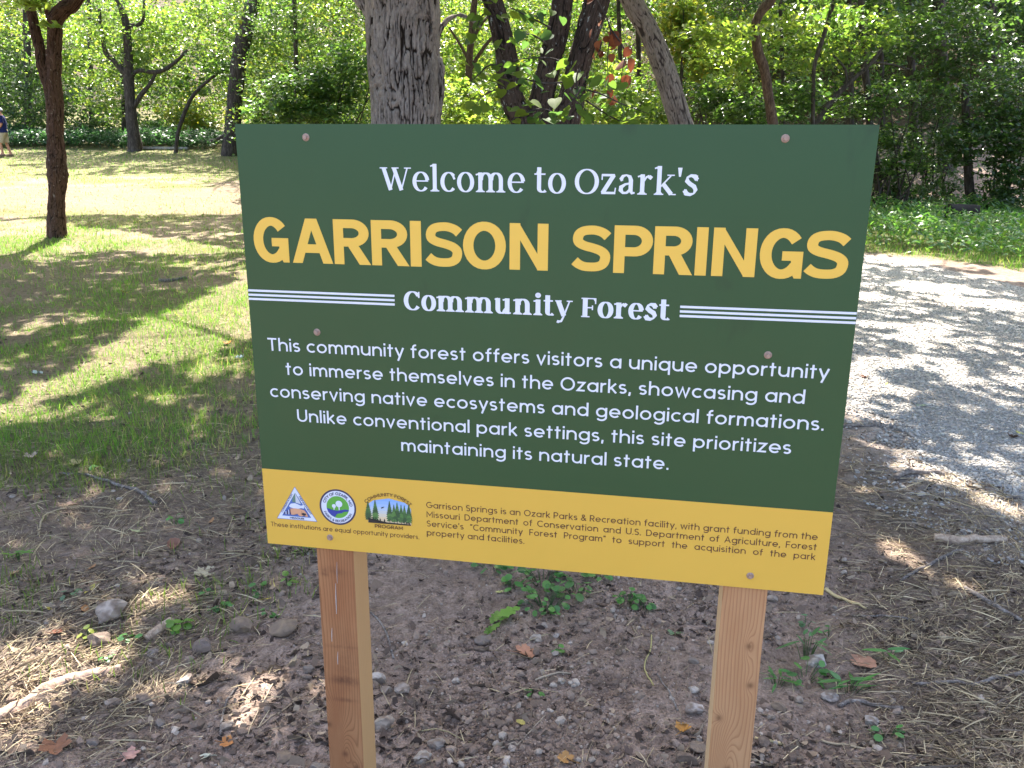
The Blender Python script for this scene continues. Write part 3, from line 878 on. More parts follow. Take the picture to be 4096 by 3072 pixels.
# near sprigs of broad leaves in front of the three-stemmed tree
def near_sprigs():
    rng = np.random.default_rng(21)
    r = TREES['triple']
    sprigs = [  # polyline px, depth offset, leaves, dry?
        ([(1215, 255), (1170, 235), (1120, 250), (1105, 262)], -.9, 26, 0), ([(1240, 155), (1200, 128), (1150, 125), (1110, 130)], -.5, 20, 0),
        ([(1235, 175), (1180, 180), (1130, 170), (1095, 172)], -.8, 22, 0), ([(1250, 150), (1245, 180), (1260, 230), (1285, 270)], -.9, 16, 0),
        ([(1240, 190), (1290, 200), (1345, 225), (1400, 245)], -.8, 34, 0), ([(1250, 205), (1300, 240), (1345, 262), (1385, 250)], -.6, 24, 0),
        ([(1190, 60), (1150, 40), (1110, 20), (1080, 5)], -.5, 26, 0), ([(1180, 95), (1150, 75), (1120, 80), (1090, 100)], -.4, 22, 0),
        ([(1100, 150), (1060, 140), (1030, 165), (1010, 180)], -.3, 16, 0), ([(1110, 200), (1070, 195), (1040, 210), (1020, 240)], -.4, 18, 0),
        ([(1070, 40), (1045, 30), (1030, 60), (1025, 90)], -.2, 18, 0), ([(1255, 190), (1240, 215), (1210, 240), (1190, 262)], -1.0, 18, 0),
        ([(1290, 0), (1318, 60), (1312, 130), (1318, 230)], -.3, 26, 1), ([(1318, 60), (1350, 110), (1345, 150), (1340, 175)], -.3, 10, 1), ([(1300, 90), (1295, 110), (1290, 120), (1288, 125)], -.3, 7, 1)]
    for pts, dd, n, dry in sprigs:
        P = [pix(x, y, 6.7 + dd) for x, y in pts]
        V, F = tube(P, [.007, .006, .004, .002], 5, 0, step=4)
        o = np_mesh("hanging_twig" if dry else "leafy_twig", V, F, BARK_DARK, None, True); child_world(o, r['root'])
        P, _ = smooth_path(P, [1, 1, 1, 1], 8)
        n = int(n * (.6 if dry else .62))
        k = rng.integers(3, len(P), n)
        q = P[k] + rng.normal(0, .055, (n, 3))
        c = np.array([(.20, .065, .03), (.16, .05, .025), (.25, .09, .04)] if dry else [(.09, .14, .03), (.075, .125, .035), (.06, .11, .045), (.11, .15, .03)])
        V, F, kk = leaves_mesh(q, np.full(n, .08 if dry else .085), .9 if dry else .38, 'heart', rng, droop=1.2 if dry else .3)
        l = np_mesh("withered_leaves" if dry else "leaves", V, F, DRYLEAF if dry else LEAF_NEAR, np.repeat(c[rng.integers(0, len(c), n)], kk, axis=0), True)
        l.parent = o
        if dry: o['label'] = "hanging twig of withered brown leaves"
near_sprigs()
finish_crowns()

# ------------------------------------------------------------------ lettering: pen strokes -> flat ribbons
PI = math.pi
def arc(cx, cy, rx, ry, a0, a1, n=None):
    n = n or max(6, int(abs(a1 - a0) / 12))
    t = np.radians(np.linspace(a0, a1, n + 1))
    return [(cx + rx * math.cos(a), cy + ry * math.sin(a)) for a in t]
def ring(cx, cy, rx, ry): return arc(cx, cy, rx, ry, 0, 360, 30)

def sans():
    o = lambda: ring(.36, .36, .295, .295)
    arch = lambda x0, x1, ytop=.665, yb=0: [(x0, .40)] + arc((x0 + x1) / 2, .40, (x1 - x0) / 2, ytop - .40, 180, 0)[1:] + [(x1, yb)]
    g = {}
    g['a'] = (.72, [o(), [(.655, .72), (.655, 0)]])
    g['b'] = (.72, [o(), [(.065, 1.03), (.065, 0)]])
    g['c'] = (.60, [arc(.36, .36, .295, .295, 48, 312)])
    g['d'] = (.72, [o(), [(.655, 1.03), (.655, 0)]])
    g['e'] = (.72, [arc(.36, .36, .295, .295, 0, 318), [(.085, .345), (.715, .345)]])
    g['f'] = (.40, [[(.17, 0), (.17, .80)] + arc(.34, .80, .17, .165, 180, 75)[1:], [(0, .655), (.40, .655)]])
    g['g'] = (.72, [o(), [(.655, .72), (.655, .0)] + arc(.36, .0, .295, .235, 0, -150)[1:]])
    g['h'] = (.67, [[(.065, 1.03), (.065, 0)], arch(.065, .605)])
    g['i'] = (.13, [[(.065, .72), (.065, 0)], [(.065, 1.0), (.065, .85)]])
    g['k'] = (.56, [[(.065, 1.03), (.065, 0)], [(.07, .26), (.50, .72)], [(.2, .40), (.53, 0)]])
    g['l'] = (.13, [[(.065, 1.03), (.065, 0)]])
    g['m'] = (1.02, [[(.065, .72), (.065, 0)], arch(.065, .51), arch(.51, .955)])
    g['n'] = (.67, [[(.065, .72), (.065, 0)], arch(.065, .605)])
    g['o'] = (.72, [o()])
    g['p'] = (.72, [[(.065, .72), (.065, -.28)], o()])
    g['q'] = (.72, [[(.655, .72), (.655, -.28)], o()])
    g['r'] = (.36, [[(.065, .72), (.065, 0)], [(.065, .38)] + arc(.32, .40, .255, .26, 180, 80)[1:]])
    g['s'] = (.50, [arc(.25, .508, .185, .147, 35, 270) + arc(.25, .213, .19, .148, 90, -145)[1:]])
    g['t'] = (.40, [[(.18, .95), (.18, 0)], [(0, .655), (.39, .655)]])
    g['u'] = (.67, [[(.605, .72), (.605, 0)], [(.065, .72), (.065, .33)] + arc(.335, .33, .27, .265, 180, 360)[1:]])
    g['v'] = (.60, [[(.04, .72), (.30, .03), (.56, .72)]])
    g['w'] = (.92, [[(.04, .72), (.25, .03), (.46, .68), (.67, .03), (.88, .72)]])
    g['y'] = (.60, [[(.04, .72), (.31, .04)], [(.57, .72), (.20, -.28)]])
    g['z'] = (.54, [[(.03, .655), (.48, .655), (.05, .065), (.52, .065)]])
    g['A'] = (.80, [[(.04, 0), (.40, .95), (.76, 0)], [(.18, .30), (.62, .30)]])
    g['C'] = (.80, [arc(.47, .5, .405, .435, 45, 315)])
    g['D'] = (.78, [[(.065, 1), (.065, 0)], [(.065, .935), (.34, .935)] + arc(.34, .5, .375, .435, 90, -90)[1:] + [(.065, .065)]])
    g['E'] = (.55, [[(.065, 1), (.065, 0)], [(.065, .935), (.53, .935)], [(.065, .51), (.48, .51)], [(.065, .065), (.54, .065)]])
    g['F'] = (.54, [[(.065, 1), (.065, 0)], [(.065, .935), (.53, .935)], [(.065, .50), (.48, .50)]])
    g['G'] = (.90, [arc(.47, .5, .405, .435, 48, 352), [(.48, .47), (.94, .47)]])
    g['I'] = (.13, [[(.065, 1), (.065, 0)]])
    g['K'] = (.66, [[(.065, 1), (.065, 0)], [(.07, .36), (.60, 1)], [(.24, .56), (.63, 0)]])
    g['M'] = (.90, [[(.065, 0), (.065, .93), (.45, .30), (.835, .93), (.835, 0)]])
    g['N'] = (.74, [[(.065, 0), (.065, .90), (.675, .10), (.675, 1)]])
    g['O'] = (.94, [ring(.47, .5, .405, .435)])
    g['P'] = (.62, [[(.065, 1), (.065, 0)], [(.065, .935), (.34, .935)] + arc(.34, .675, .23, .26, 90, -90)[1:] + [(.065, .415)]])
    g['R'] = (.64, [[(.065, 1), (.065, 0)], [(.065, .935), (.34, .935)] + arc(.34, .68, .23, .255, 90, -90)[1:] + [(.065, .425)], [(.34, .42), (.60, 0)]])
    g['S'] = (.60, [arc(.30, .72, .225, .215, 32, 270) + arc(.30, .285, .235, .22, 90, -148)[1:]])
    g['T'] = (.66, [[(0, .935), (.66, .935)], [(.33, .93), (.33, 0)]])
    g['U'] = (.74, [[(.065, 1), (.065, .36)] + arc(.37, .36, .305, .295, 180, 360)[1:] + [(.675, 1)]])
    g['V'] = (.76, [[(.04, 1), (.38, .05), (.72, 1)]])
    g['Y'] = (.70, [[(.03, 1), (.35, .46), (.67, 1)], [(.35, .48), (.35, 0)]])
    g['Z'] = (.62, [[(.04, .935), (.56, .935), (.06, .065), (.60, .065)]])
    g['B'] = (.62, g['P'][1] + [[(.34, .52)] + arc(.34, .295, .24, .23, 90, -90)[1:] + [(.065, .065)]])
    g['&'] = (.72, [[(.70, .02), (.24, .60)] + arc(.33, .78, .15, .155, 215, -40)[1:] + [(.20, .42)] + arc(.28, .25, .22, .185, 140, 300)[1:] + [(.66, .42)]])
    g['.'] = (.14, [[(.07, .0), (.07, .15)]])
    g[','] = (.16, [[(.09, .14), (.05, -.14)]])
    g["'"] = (.12, [[(.06, 1.0), (.05, .70)]])
    g['\u201c'] = (.30, [[(.06, .74), (.10, 1.0)], [(.22, .74), (.26, 1.0)]])
    g['\u201d'] = (.30, [[(.10, 1.0), (.06, .74)], [(.26, 1.0), (.22, .74)]])
    return g

def serif(bold):
    """soft old-style serif: strokes may carry (w0, w1) of their own; 'S' entries are serif bars"""
    t = .225 if bold else .165
    th = .060 if bold else .048
    h = t / 2
    X = .82
    g = {}
    def stem(x, y0, y1, foot=True, flag=False, head=False, b=.10):
        s = [([(x, y0), (x, y1)], t)]
        if foot: s += [([(x - h - b, y0 + th / 2), (x + h + b, y0 + th / 2)], th), ([(x, y0 + th), (x, y0 + th + .07)], (t * 1.7, t))]
        if flag: s += [([(x - h - b, y1 - .10), (x, y1 - .03)], th * 1.3), ([(x - h - .02, y1 - .10), (x - h * .2, y1 - .045)], .09)]
        if head: s += [([(x - h - b, y1 - th / 2), (x + h + b, y1 - th / 2)], th), ([(x, y1 - th - .06), (x, y1 - th)], (t, t * 1.6))]
        return s
    def oval(cx, cy, rx, ry): return [(ring(cx, cy, rx - h * .95, ry - th * .5), 'c')]
    rb = .36 if bold else .35
    g['o'] = (2 * rb, oval(rb, X / 2, rb, X / 2 + .012))
    g['e'] = (.70, [(arc(.355, X / 2, .355 - h, X / 2 - th * .35, 8, 322), 'c'), ([(.12, X * .53), (.66, X * .53)], th * 1.1)])
    g['c'] = (.64, [(arc(.35, X / 2, .35 - h, X / 2 - th * .4, 40, 318), 'c'), ([(.52, X * .70), (.60, X * .74)], .15 if not bold else .2)])
    g['l'] = (.36, stem(.18, 0, 1.16, True, True))
    nn = lambda x0, x1: [([(x0 + h * .3, X * .62)] + arc((x0 + x1) / 2 + .01, X * .64, (x1 - x0) / 2 - .01, X * .325, 165, 0)[1:] + [(x1, 0)], 'a')]
    gap = .46 if bold else .42
    g['n'] = (.92 if bold else .84, stem(.20, 0, X, True, True) + nn(.20, .20 + gap) + stem(.20 + gap, 0, .4, True))
    g['m'] = (1.36 if bold else 1.26, stem(.20, 0, X, True, True) + nn(.20, .20 + gap) + stem(.20 + gap, 0, .4, True) + nn(.20 + gap, .20 + 2 * gap) + stem(.20 + 2 * gap, 0, .4, True))
    g['u'] = (.88, [([(.17, X), (.17, .26)] + arc(.35, .26, .18, .22, 180, 330)[1:] + [(.58, .26)], 'a')] + stem(.62, 0, X, False, True) + [([(.02, X - .08), (.18, X - .02)], th * 1.3), ([(.62, th * .7), (.80, th * .9)], th * 1.3)])
    g['i'] = (.40, stem(.20, 0, X, True, True) + [(ring(.20, X + .22, .055, .055), .11 if not bold else .16)])
    g['t'] = (.52, [([(.21, 1.06), (.21, .20)] + arc(.36, .20, .15, .15, 180, 320)[1:], 'a'), ([(.02, X - th * .8), (.46, X - th * .8)], th * 1.3), ([(.10, X - .02), (.21, 1.06)], (.03, .06))])
    g['r'] = (.60, stem(.20, 0, X, True, True) + [([(.24, X * .60), (.34, X * .86), (.46, X * .93)], (th, th * 2)), ([(.44, X * .90), (.55, X * .80)], .15 if not bold else .2)])
    g['a'] = (.70, [([(.12, X * .72), (.20, X * .90), (.33, X * .955), (.46, X * .88), (.51, X * .70), (.51, .16), (.57, .05), (.67, .07)], 'a'),
                    ([(.51, X * .56), (.30, X * .50), (.14, X * .36), (.13, X * .20), (.22, X * .07), (.36, X * .08), (.51, X * .26)], 'a'), ([(.10, X * .70), (.19, X * .76)], .12)])
    sx = lambda X, w: [(w * .86, X * .76), (w * .70, X * .93), (w * .46, X * .965), (w * .24, X * .88), (w * .22, X * .70), (w * .42, X * .56), (w * .68, X * .44), (w * .80, X * .27), (w * .70, X * .10), (w * .46, X * .035), (w * .22, X * .08), (w * .08, X * .25)]
    g['s'] = (.58, [(sx(X, .58), 's'), ([(.50, X * .98), (.50, X * .70)], th), ([(.06, X * .02), (.06, X * .30)], th)])
    g['z'] = (.62, [([(.06, X - th), (.56, X - th)], th * 2), ([(.52, X - .04), (.10, .04)], t), ([(.05, th), (.60, th)], th * 2), ([(.07, X - .02), (.07, X * .70)], th), ([(.57, .02), (.60, X * .32)], th)])
    g['k'] = (.80, stem(.18, 0, 1.16, True, True) + [([(.24, X * .40), (.62, X * .94)], th * 1.2), ([(.34, X * .54), (.66, .03)], t), ([(.48, X - th / 2), (.76, X - th / 2)], th), ([(.56, th / 2), (.84, th / 2)], th)])
    g['y'] = (.80, [([(.14, X - .02), (.42, .02)], t * 1.02), ([(.68, X - .02), (.40, -.04), (.30, -.26), (.14, -.30)], (th * 1.1, th * 2)), ([(0, X - th / 2), (.30, X - th / 2)], th), ([(.54, X - th / 2), (.82, X - th / 2)], th), ([(.10, -.27), (.20, -.31)], .14)])
    g["'"] = (.20, [([(.10, 1.10), (.10, .74)], (t, t * .45))])
    g['W'] = (1.32, [([(.16, .97), (.44, .03)], t), ([(.44, .05), (.68, .97)], th * 1.2), ([(.60, .97), (.90, .03)], t), ([(.90, .05), (1.16, .97)], th * 1.2), ([(0, .97), (.32, .97)], th), ([(.50, .97), (.80, .97)], th), ([(1.03, .97), (1.32, .97)], th)])
    g['O'] = (.94, oval(.47, .5, .47, .515))
    g['C'] = (.84, [(arc(.45, .5, .45 - h, .5 - th * .35, 36, 322), 'c'), ([(.76, .99), (.76, .66)], th * 1.1), ([(.70, .84), (.76, .72)], .10)])
    g['F'] = (.76, [([(.22, 0), (.22, 1)], t), ([(.04, th / 2), (.44, th / 2)], th), ([(.04, 1 - th / 2), (.70, 1 - th / 2)], th), ([(.30, .50), (.56, .50)], th * 1.1), ([(.70, 1), (.70, .70)], th), ([(.56, .62), (.56, .38)], th), ([(.62, .97), (.70, .84)], .07)])
    return g, t, th

def ribbon(pts, w, closed=False):
    P = np.asarray(pts, float)
    closed = closed or (len(P) > 4 and np.allclose(P[0], P[-1], atol=1e-6))
    if closed and np.allclose(P[0], P[-1], atol=1e-6): P = P[:-1]
    n = len(P)
    if closed:
        d0 = P - np.roll(P, 1, 0); d1 = np.roll(P, -1, 0) - P
    else:
        d1 = np.vstack([P[1:] - P[:-1], P[-1] - P[-2]]); d0 = np.vstack([P[1] - P[0], P[1:] - P[:-1]])
    d0 = d0 / (np.linalg.norm(d0, axis=1)[:, None] + 1e-9); d1 = d1 / (np.linalg.norm(d1, axis=1)[:, None] + 1e-9)
    tg = d0 + d1; tg /= np.linalg.norm(tg, axis=1)[:, None] + 1e-9
    N = np.stack([-tg[:, 1], tg[:, 0]], 1)
    cosh = np.clip((d1 * tg).sum(1), .45, 1)
    if callable(w): ww = w(tg)
    elif np.isscalar(w): ww = np.full(n, w)
    else: ww = np.linspace(w[0], w[1], n)
    off = N * (ww / 2 / cosh)[:, None]
    V = np.vstack([P + off, P - off])
    i = np.arange(n if closed else n - 1); j = (i + 1) % n
    return V, np.stack([i, n + i, n + j, j], -1)

class Ink:
    """flat ink lying a hair in front of the panel; every stroke has its own tiny height"""
    def __init__(self, base=0.00030):
        self.V, self.F, self.T, self.n, self.k, self.base = [], {}, [], 0, 0, base
    def add(self, V2, F, col=None, base=None):
        y = -(self.base if base is None else base) - (self.k % 11) * 0.00003
        self.k += 1
        V = np.stack([V2[:, 0] - 0.6096, np.full(len(V2), y), -V2[:, 1]], -1)
        for f in (F if isinstance(F, list) else [F]):
            f = np.asarray(f); self.F.setdefault(f.shape[1], []).append(f + self.n)
        self.n += len(V); self.V.append(V)
        self.T.append(np.tile(np.asarray(col if col is not None else (1, 1, 1), float), (len(V), 1)))
    def poly(self, pts, col=None, base=None):
        """convex or star-shaped outline in panel u, v"""
        P = np.asarray(pts, float); c = P.mean(0)
        n = len(P); i = np.arange(n)
        self.add(np.vstack([P, c]), np.stack([i, (i + 1) % n, np.full(n, n)], -1), col, base)
    def build(self, name, mat, parent):
        V = np.vstack(self.V)
        F = [np.vstack(f) for f in self.F.values()]
        return np_mesh(name, V, F, mat, np.vstack(self.T), False, parent)

def stroke_w(spec, t, th):
    if spec == 'c': return lambda g: th + (t - th) * np.abs(g[:, 1]) ** 1.5
    if spec == 'a': return lambda g: th * 1.2 + (t - th * 1.2) * np.abs(g[:, 1]) ** 1.3
    if spec == 's': return lambda g: th * 1.3 + (t * 1.05 - th * 1.3) * np.clip(np.abs(g[:, 0] * .8 - g[:, 1] * .9) * 1.0 - .25, 0, 1)
    return spec

SANS = sans()
def set_line(ink, text, u0, u1, vbase, cap, font='sans', weight=.13, track=.13, space=.36, fit='scale', xs=None, xform=None, col=None):
    """set text so that its ink runs from u0 to u1 with the baseline at vbase"""
    if font == 'sans': gl = SANS; t = th = weight
    else: gl, t, th = serif(font == 'bold')
    def width(sp):
        x = 0
        for i, ch in enumerate(text):
            x += sp if ch == ' ' else gl[ch][0] + (track if i < len(text) - 1 else 0)
        return x
    if fit == 'justify':
        ns = text.count(' ')
        space = ((u1 - u0) / (xs * cap) - width(0)) / ns
    nat = width(space)
    sx = (u1 - u0) / nat if fit in ('scale', 'justify') else xs * cap
    x = 0
    for i, ch in enumerate(text):
        if ch == ' ':
            x += space; continue
        adv, strokes = gl[ch]
        for s in strokes:
            if font == 'sans': pts, w = s, weight
            else: pts, w = s; w = stroke_w(w, t, th)
            V, F = ribbon(pts, w)
            U = np.stack([u0 + (V[:, 0] + x) * sx, vbase - V[:, 1] * cap], 1)
            if xform is not None: U = xform(U)
            ink.add(U, F, col)
        x += adv + track
    return sx / cap

# bold grotesque capitals for the title, unit box 1 x 1
def bold_glyph(ch, w, t, th):
    """strokes / polygons for one letter of pixel-measured width w (in cap units); t vertical, th horizontal weight"""
    h, q = t / 2, th / 2
    cw = lambda g: th + (t - th) * np.abs(g[:, 1]) ** 1.2
    R, Pg = [], []
    if ch == 'I': Pg.append([(0, 0), (w, 0), (w, 1), (0, 1)])
    elif ch == 'O': R.append((ring(w / 2, .5, w / 2 - h, .515 - q), cw))
    elif ch == 'G':
        R.append((arc(w * .52, .5, w * .52 - h, .515 - q, 38, 360 - 36, 26), cw))
        Pg.append([(w * .52, .55), (w * .52, .36), (w - t * .7, .36), (w - t * .7, .55)])
        Pg.append([(w - t * .62, 0.0), (w, 0.0), (w, .55), (w - t * .98, .55), (w - t * .98, .16)])
    elif ch == 'A':
        a = .36
        Pg.append([(0, 0), (t * 1.02, 0), (w / 2 + .02, .80), (w / 2 - .0, 1), (w / 2 - t * .58, 1)])
        Pg.append([(w, 0), (w - t * 1.02, 0), (w / 2 - .02, .80), (w / 2 + .0, 1), (w / 2 + t * .58, 1)])
        Pg.append([(w * .22, .235), (w * .78, .235), (w * .72, .43), (w * .28, .43)])
    elif ch == 'N':
        Pg.append([(0, 0), (t, 0), (t, 1), (0, 1)]); Pg.append([(w - t, 0), (w, 0), (w, 1), (w - t, 1)])
        Pg.append([(t * .9, 1), (t * .05, 1), (w - t * .95, 0), (w - t * .05, 0)][::-1])
    elif ch in 'PR':
        Pg.append([(0, 0), (t, 0), (t, 1), (0, 1)])
        yb = .36 if ch == 'P' else .40
        ry = (1 - yb) / 2 - q
        R.append(([(t * .6, 1 - q), (w * .52, 1 - q)] + arc(w * .52 if ch == 'P' else w * .50, (1 + yb) / 2, (w * .48 if ch == 'P' else w * .46) - h, ry, 90, -90, 16)[1:] + [(t * .6, yb + q)], cw))
        if ch == 'R': Pg.append([(w * .36, .44), (w * .36 + t * 1.12, .44), (w, 0), (w - t * 1.16, 0)])
    elif ch == 'S':
        pts = [(.93, .80), (.82, .885), (.66, .94), (.50, .955), (.30, .93), (.18, .86), (.135, .74), (.18, .635), (.33, .565), (.55, .515), (.75, .45), (.86, .36), (.875, .25), (.82, .13), (.68, .06), (.48, .045), (.30, .06), (.16, .115), (.06, .19)]
        P, _ = smooth_path(np.array([(x * w, y * .86 + .07, 0) for x, y in pts]), np.ones(len(pts)), 3)
        R.append((P[:, :2], lambda g: th * .98 + (t * .92 - th * .98) * np.clip(np.abs(g[:, 1]) * 1.1, 0, 1) ** 2))
    return R, Pg

def ink_mat(name, rough=0.45):
    t = NT(name)
    n = t.noise(t.obj(), 900, 2)
    return t.done(t.principled(t.mix(t.math('MULTIPLY', n, 0.10), t.attr(), (0.3, 0.3, 0.3)), rough, 0.35))

def panel_mat(name, c, c2):
    t = NT(name)
    o = t.obj()
    n = t.noise(o, 700, 2); n2 = t.noise(t.mapping(o, (3, 3, 3)), 1.0, 4, 0.55, .4)
    sm = t.ramp(t.noise(t.mapping(o, (9, 9, 5)), 1.0, 3, .5, .8), [(0.66, 0.0), (0.76, 1.0)])
    col = t.mix(n2, c, c2)
    col = t.mix(t.math('MULTIPLY', n, 0.14), col, (0.12, 0.12, 0.11))
    col = t.mix(t.math('MULTIPLY', sm, 0.35), col, (0.01, 0.025, 0.015))
    r = t.math('ADD', t.math('MULTIPLY', n2, 0.14), 0.30)
    return t.done(t.principled(col, r, 0.36, t.bump(n, 0.05, 0.0006)))

def wood_mat(name, pale, mid, dark, knots, off, stains=(), side=None):
    """growth rings as contour lines of a field bent round the knots; object space in metres"""
    t = NT(name)
    o = t.obj()
    s = t.n("SeparateXYZ", {0: o})
    x, y, z = s.outputs
    def gauss(cx, cz, sx, sz):
        a = t.math('DIVIDE', t.math('SUBTRACT', x, cx), sx); b = t.math('DIVIDE', t.math('SUBTRACT', z, cz), sz)
        return t.math('POWER', 2.718, t.math('MULTIPLY', t.math('ADD', t.math('MULTIPLY', a, a), t.math('MULTIPLY', b, b)), -1.0))
    wob = t.noise(t.mapping(o, (10, 10, 1.6)), 1.0, 3, 0.5)
    f = t.math('ADD', t.math('MULTIPLY', t.math('ADD', x, t.math('MULTIPLY', y, 0.8)), 1.0), t.math('MULTIPLY', wob, 0.045))
    kn = None
    for (cx, cz, sx, sz, amp) in knots:
        g = gauss(cx, cz, sx, sz)
        f = t.math('ADD', f, t.math('MULTIPLY', g, amp))
        k = gauss(cx, cz, .007, .008)
        kn = k if kn is None else t.math('MAXIMUM', kn, k)
    rg = t.math('FRACT', t.math('MULTIPLY', f, 135.0))
    ring_ = t.ramp(rg, [(0.0, 0.15), (0.55, 0.3), (0.86, 1.0), (1.0, 0.15)])
    fine = t.noise(t.mapping(o, (420, 420, 9)), 1.0, 3, .6)
    blot = t.noise(t.mapping(o, (16, 16, 4)), 1.0, 4, .6)
    col = t.mix(t.ramp(blot, [(0.35, 0.0), (0.65, 1.0)]), pale, mid)
    col = t.mix(t.math('MULTIPLY', ring_, 0.6), col, dark)
    col = t.mix(t.math('MULTIPLY', fine, 0.25), col, dark)
    if kn is not None: col = t.mix(t.math('MULTIPLY', kn, 0.6), col, (0.06, 0.022, 0.012))
    face = t.math('LESS_THAN', y, 0.0095)
    st = None
    for (cx, cz, sx, sz, amp) in stains:
        g = t.math('MULTIPLY', gauss(cx, cz, sx, sz), amp)
        st = g if st is None else t.math('MAXIMUM', st, g)
    if st is not None:
        st = t.math('MULTIPLY', t.math('MULTIPLY', st, face), t.ramp(t.noise(o, 60, 4), [(0.35, 0.35), (0.6, 1.0)]))
        col = t.mix(st, col, (0.055, 0.022, 0.016))
    if side is not None:
        col = t.mix(t.math('MULTIPLY', t.math('SUBTRACT', 1.0, face), 0.75), col, side)  # side faces are mixed toward a paler tone than the front
    h = t.math('ADD', t.math('MULTIPLY', fine, 0.6), t.math('MULTIPLY', ring_, 0.4))
    return t.done(t.principled(col, 0.68, 0.25, t.bump(h, 0.25, 0.0015)))

# ------------------------------------------------------------------ the welcome sign
SW, SH, TOPZ, SEAM = 1.2192, 0.9210, 1.632, 0.7372
YAW = math.radians(-10.2025)
cx, cy = (-0.559 + 0.6409) / 2, (1.7382 + 1.5223) / 2
SIGN = empty("welcome_sign", (cx, cy, 0), YAW)
tag(SIGN, "green and yellow printed welcome board on two square timber posts", "sign")

def beveled_box(name, x0, x1, y0, y1, z0, z1, mat, parent, bev=0.004, seg=2):
    bm = bmesh.new()
    bmesh.ops.create_cube(bm, size=1)
    for v in bm.verts:
        v.co = Vector(((x0 if v.co.x < 0 else x1), (y0 if v.co.y < 0 else y1), (z0 if v.co.z < 0 else z1)))
    if bev: bmesh.ops.bevel(bm, geom=bm.edges[:], offset=bev, segments=seg, affect='EDGES', profile=0.6)
    me = bpy.data.meshes.new(name); bm.to_mesh(me); bm.free()
    me.materials.append(mat)
    o = bpy.data.objects.new(name, me); C.objects.link(o); o.parent = parent
    return o

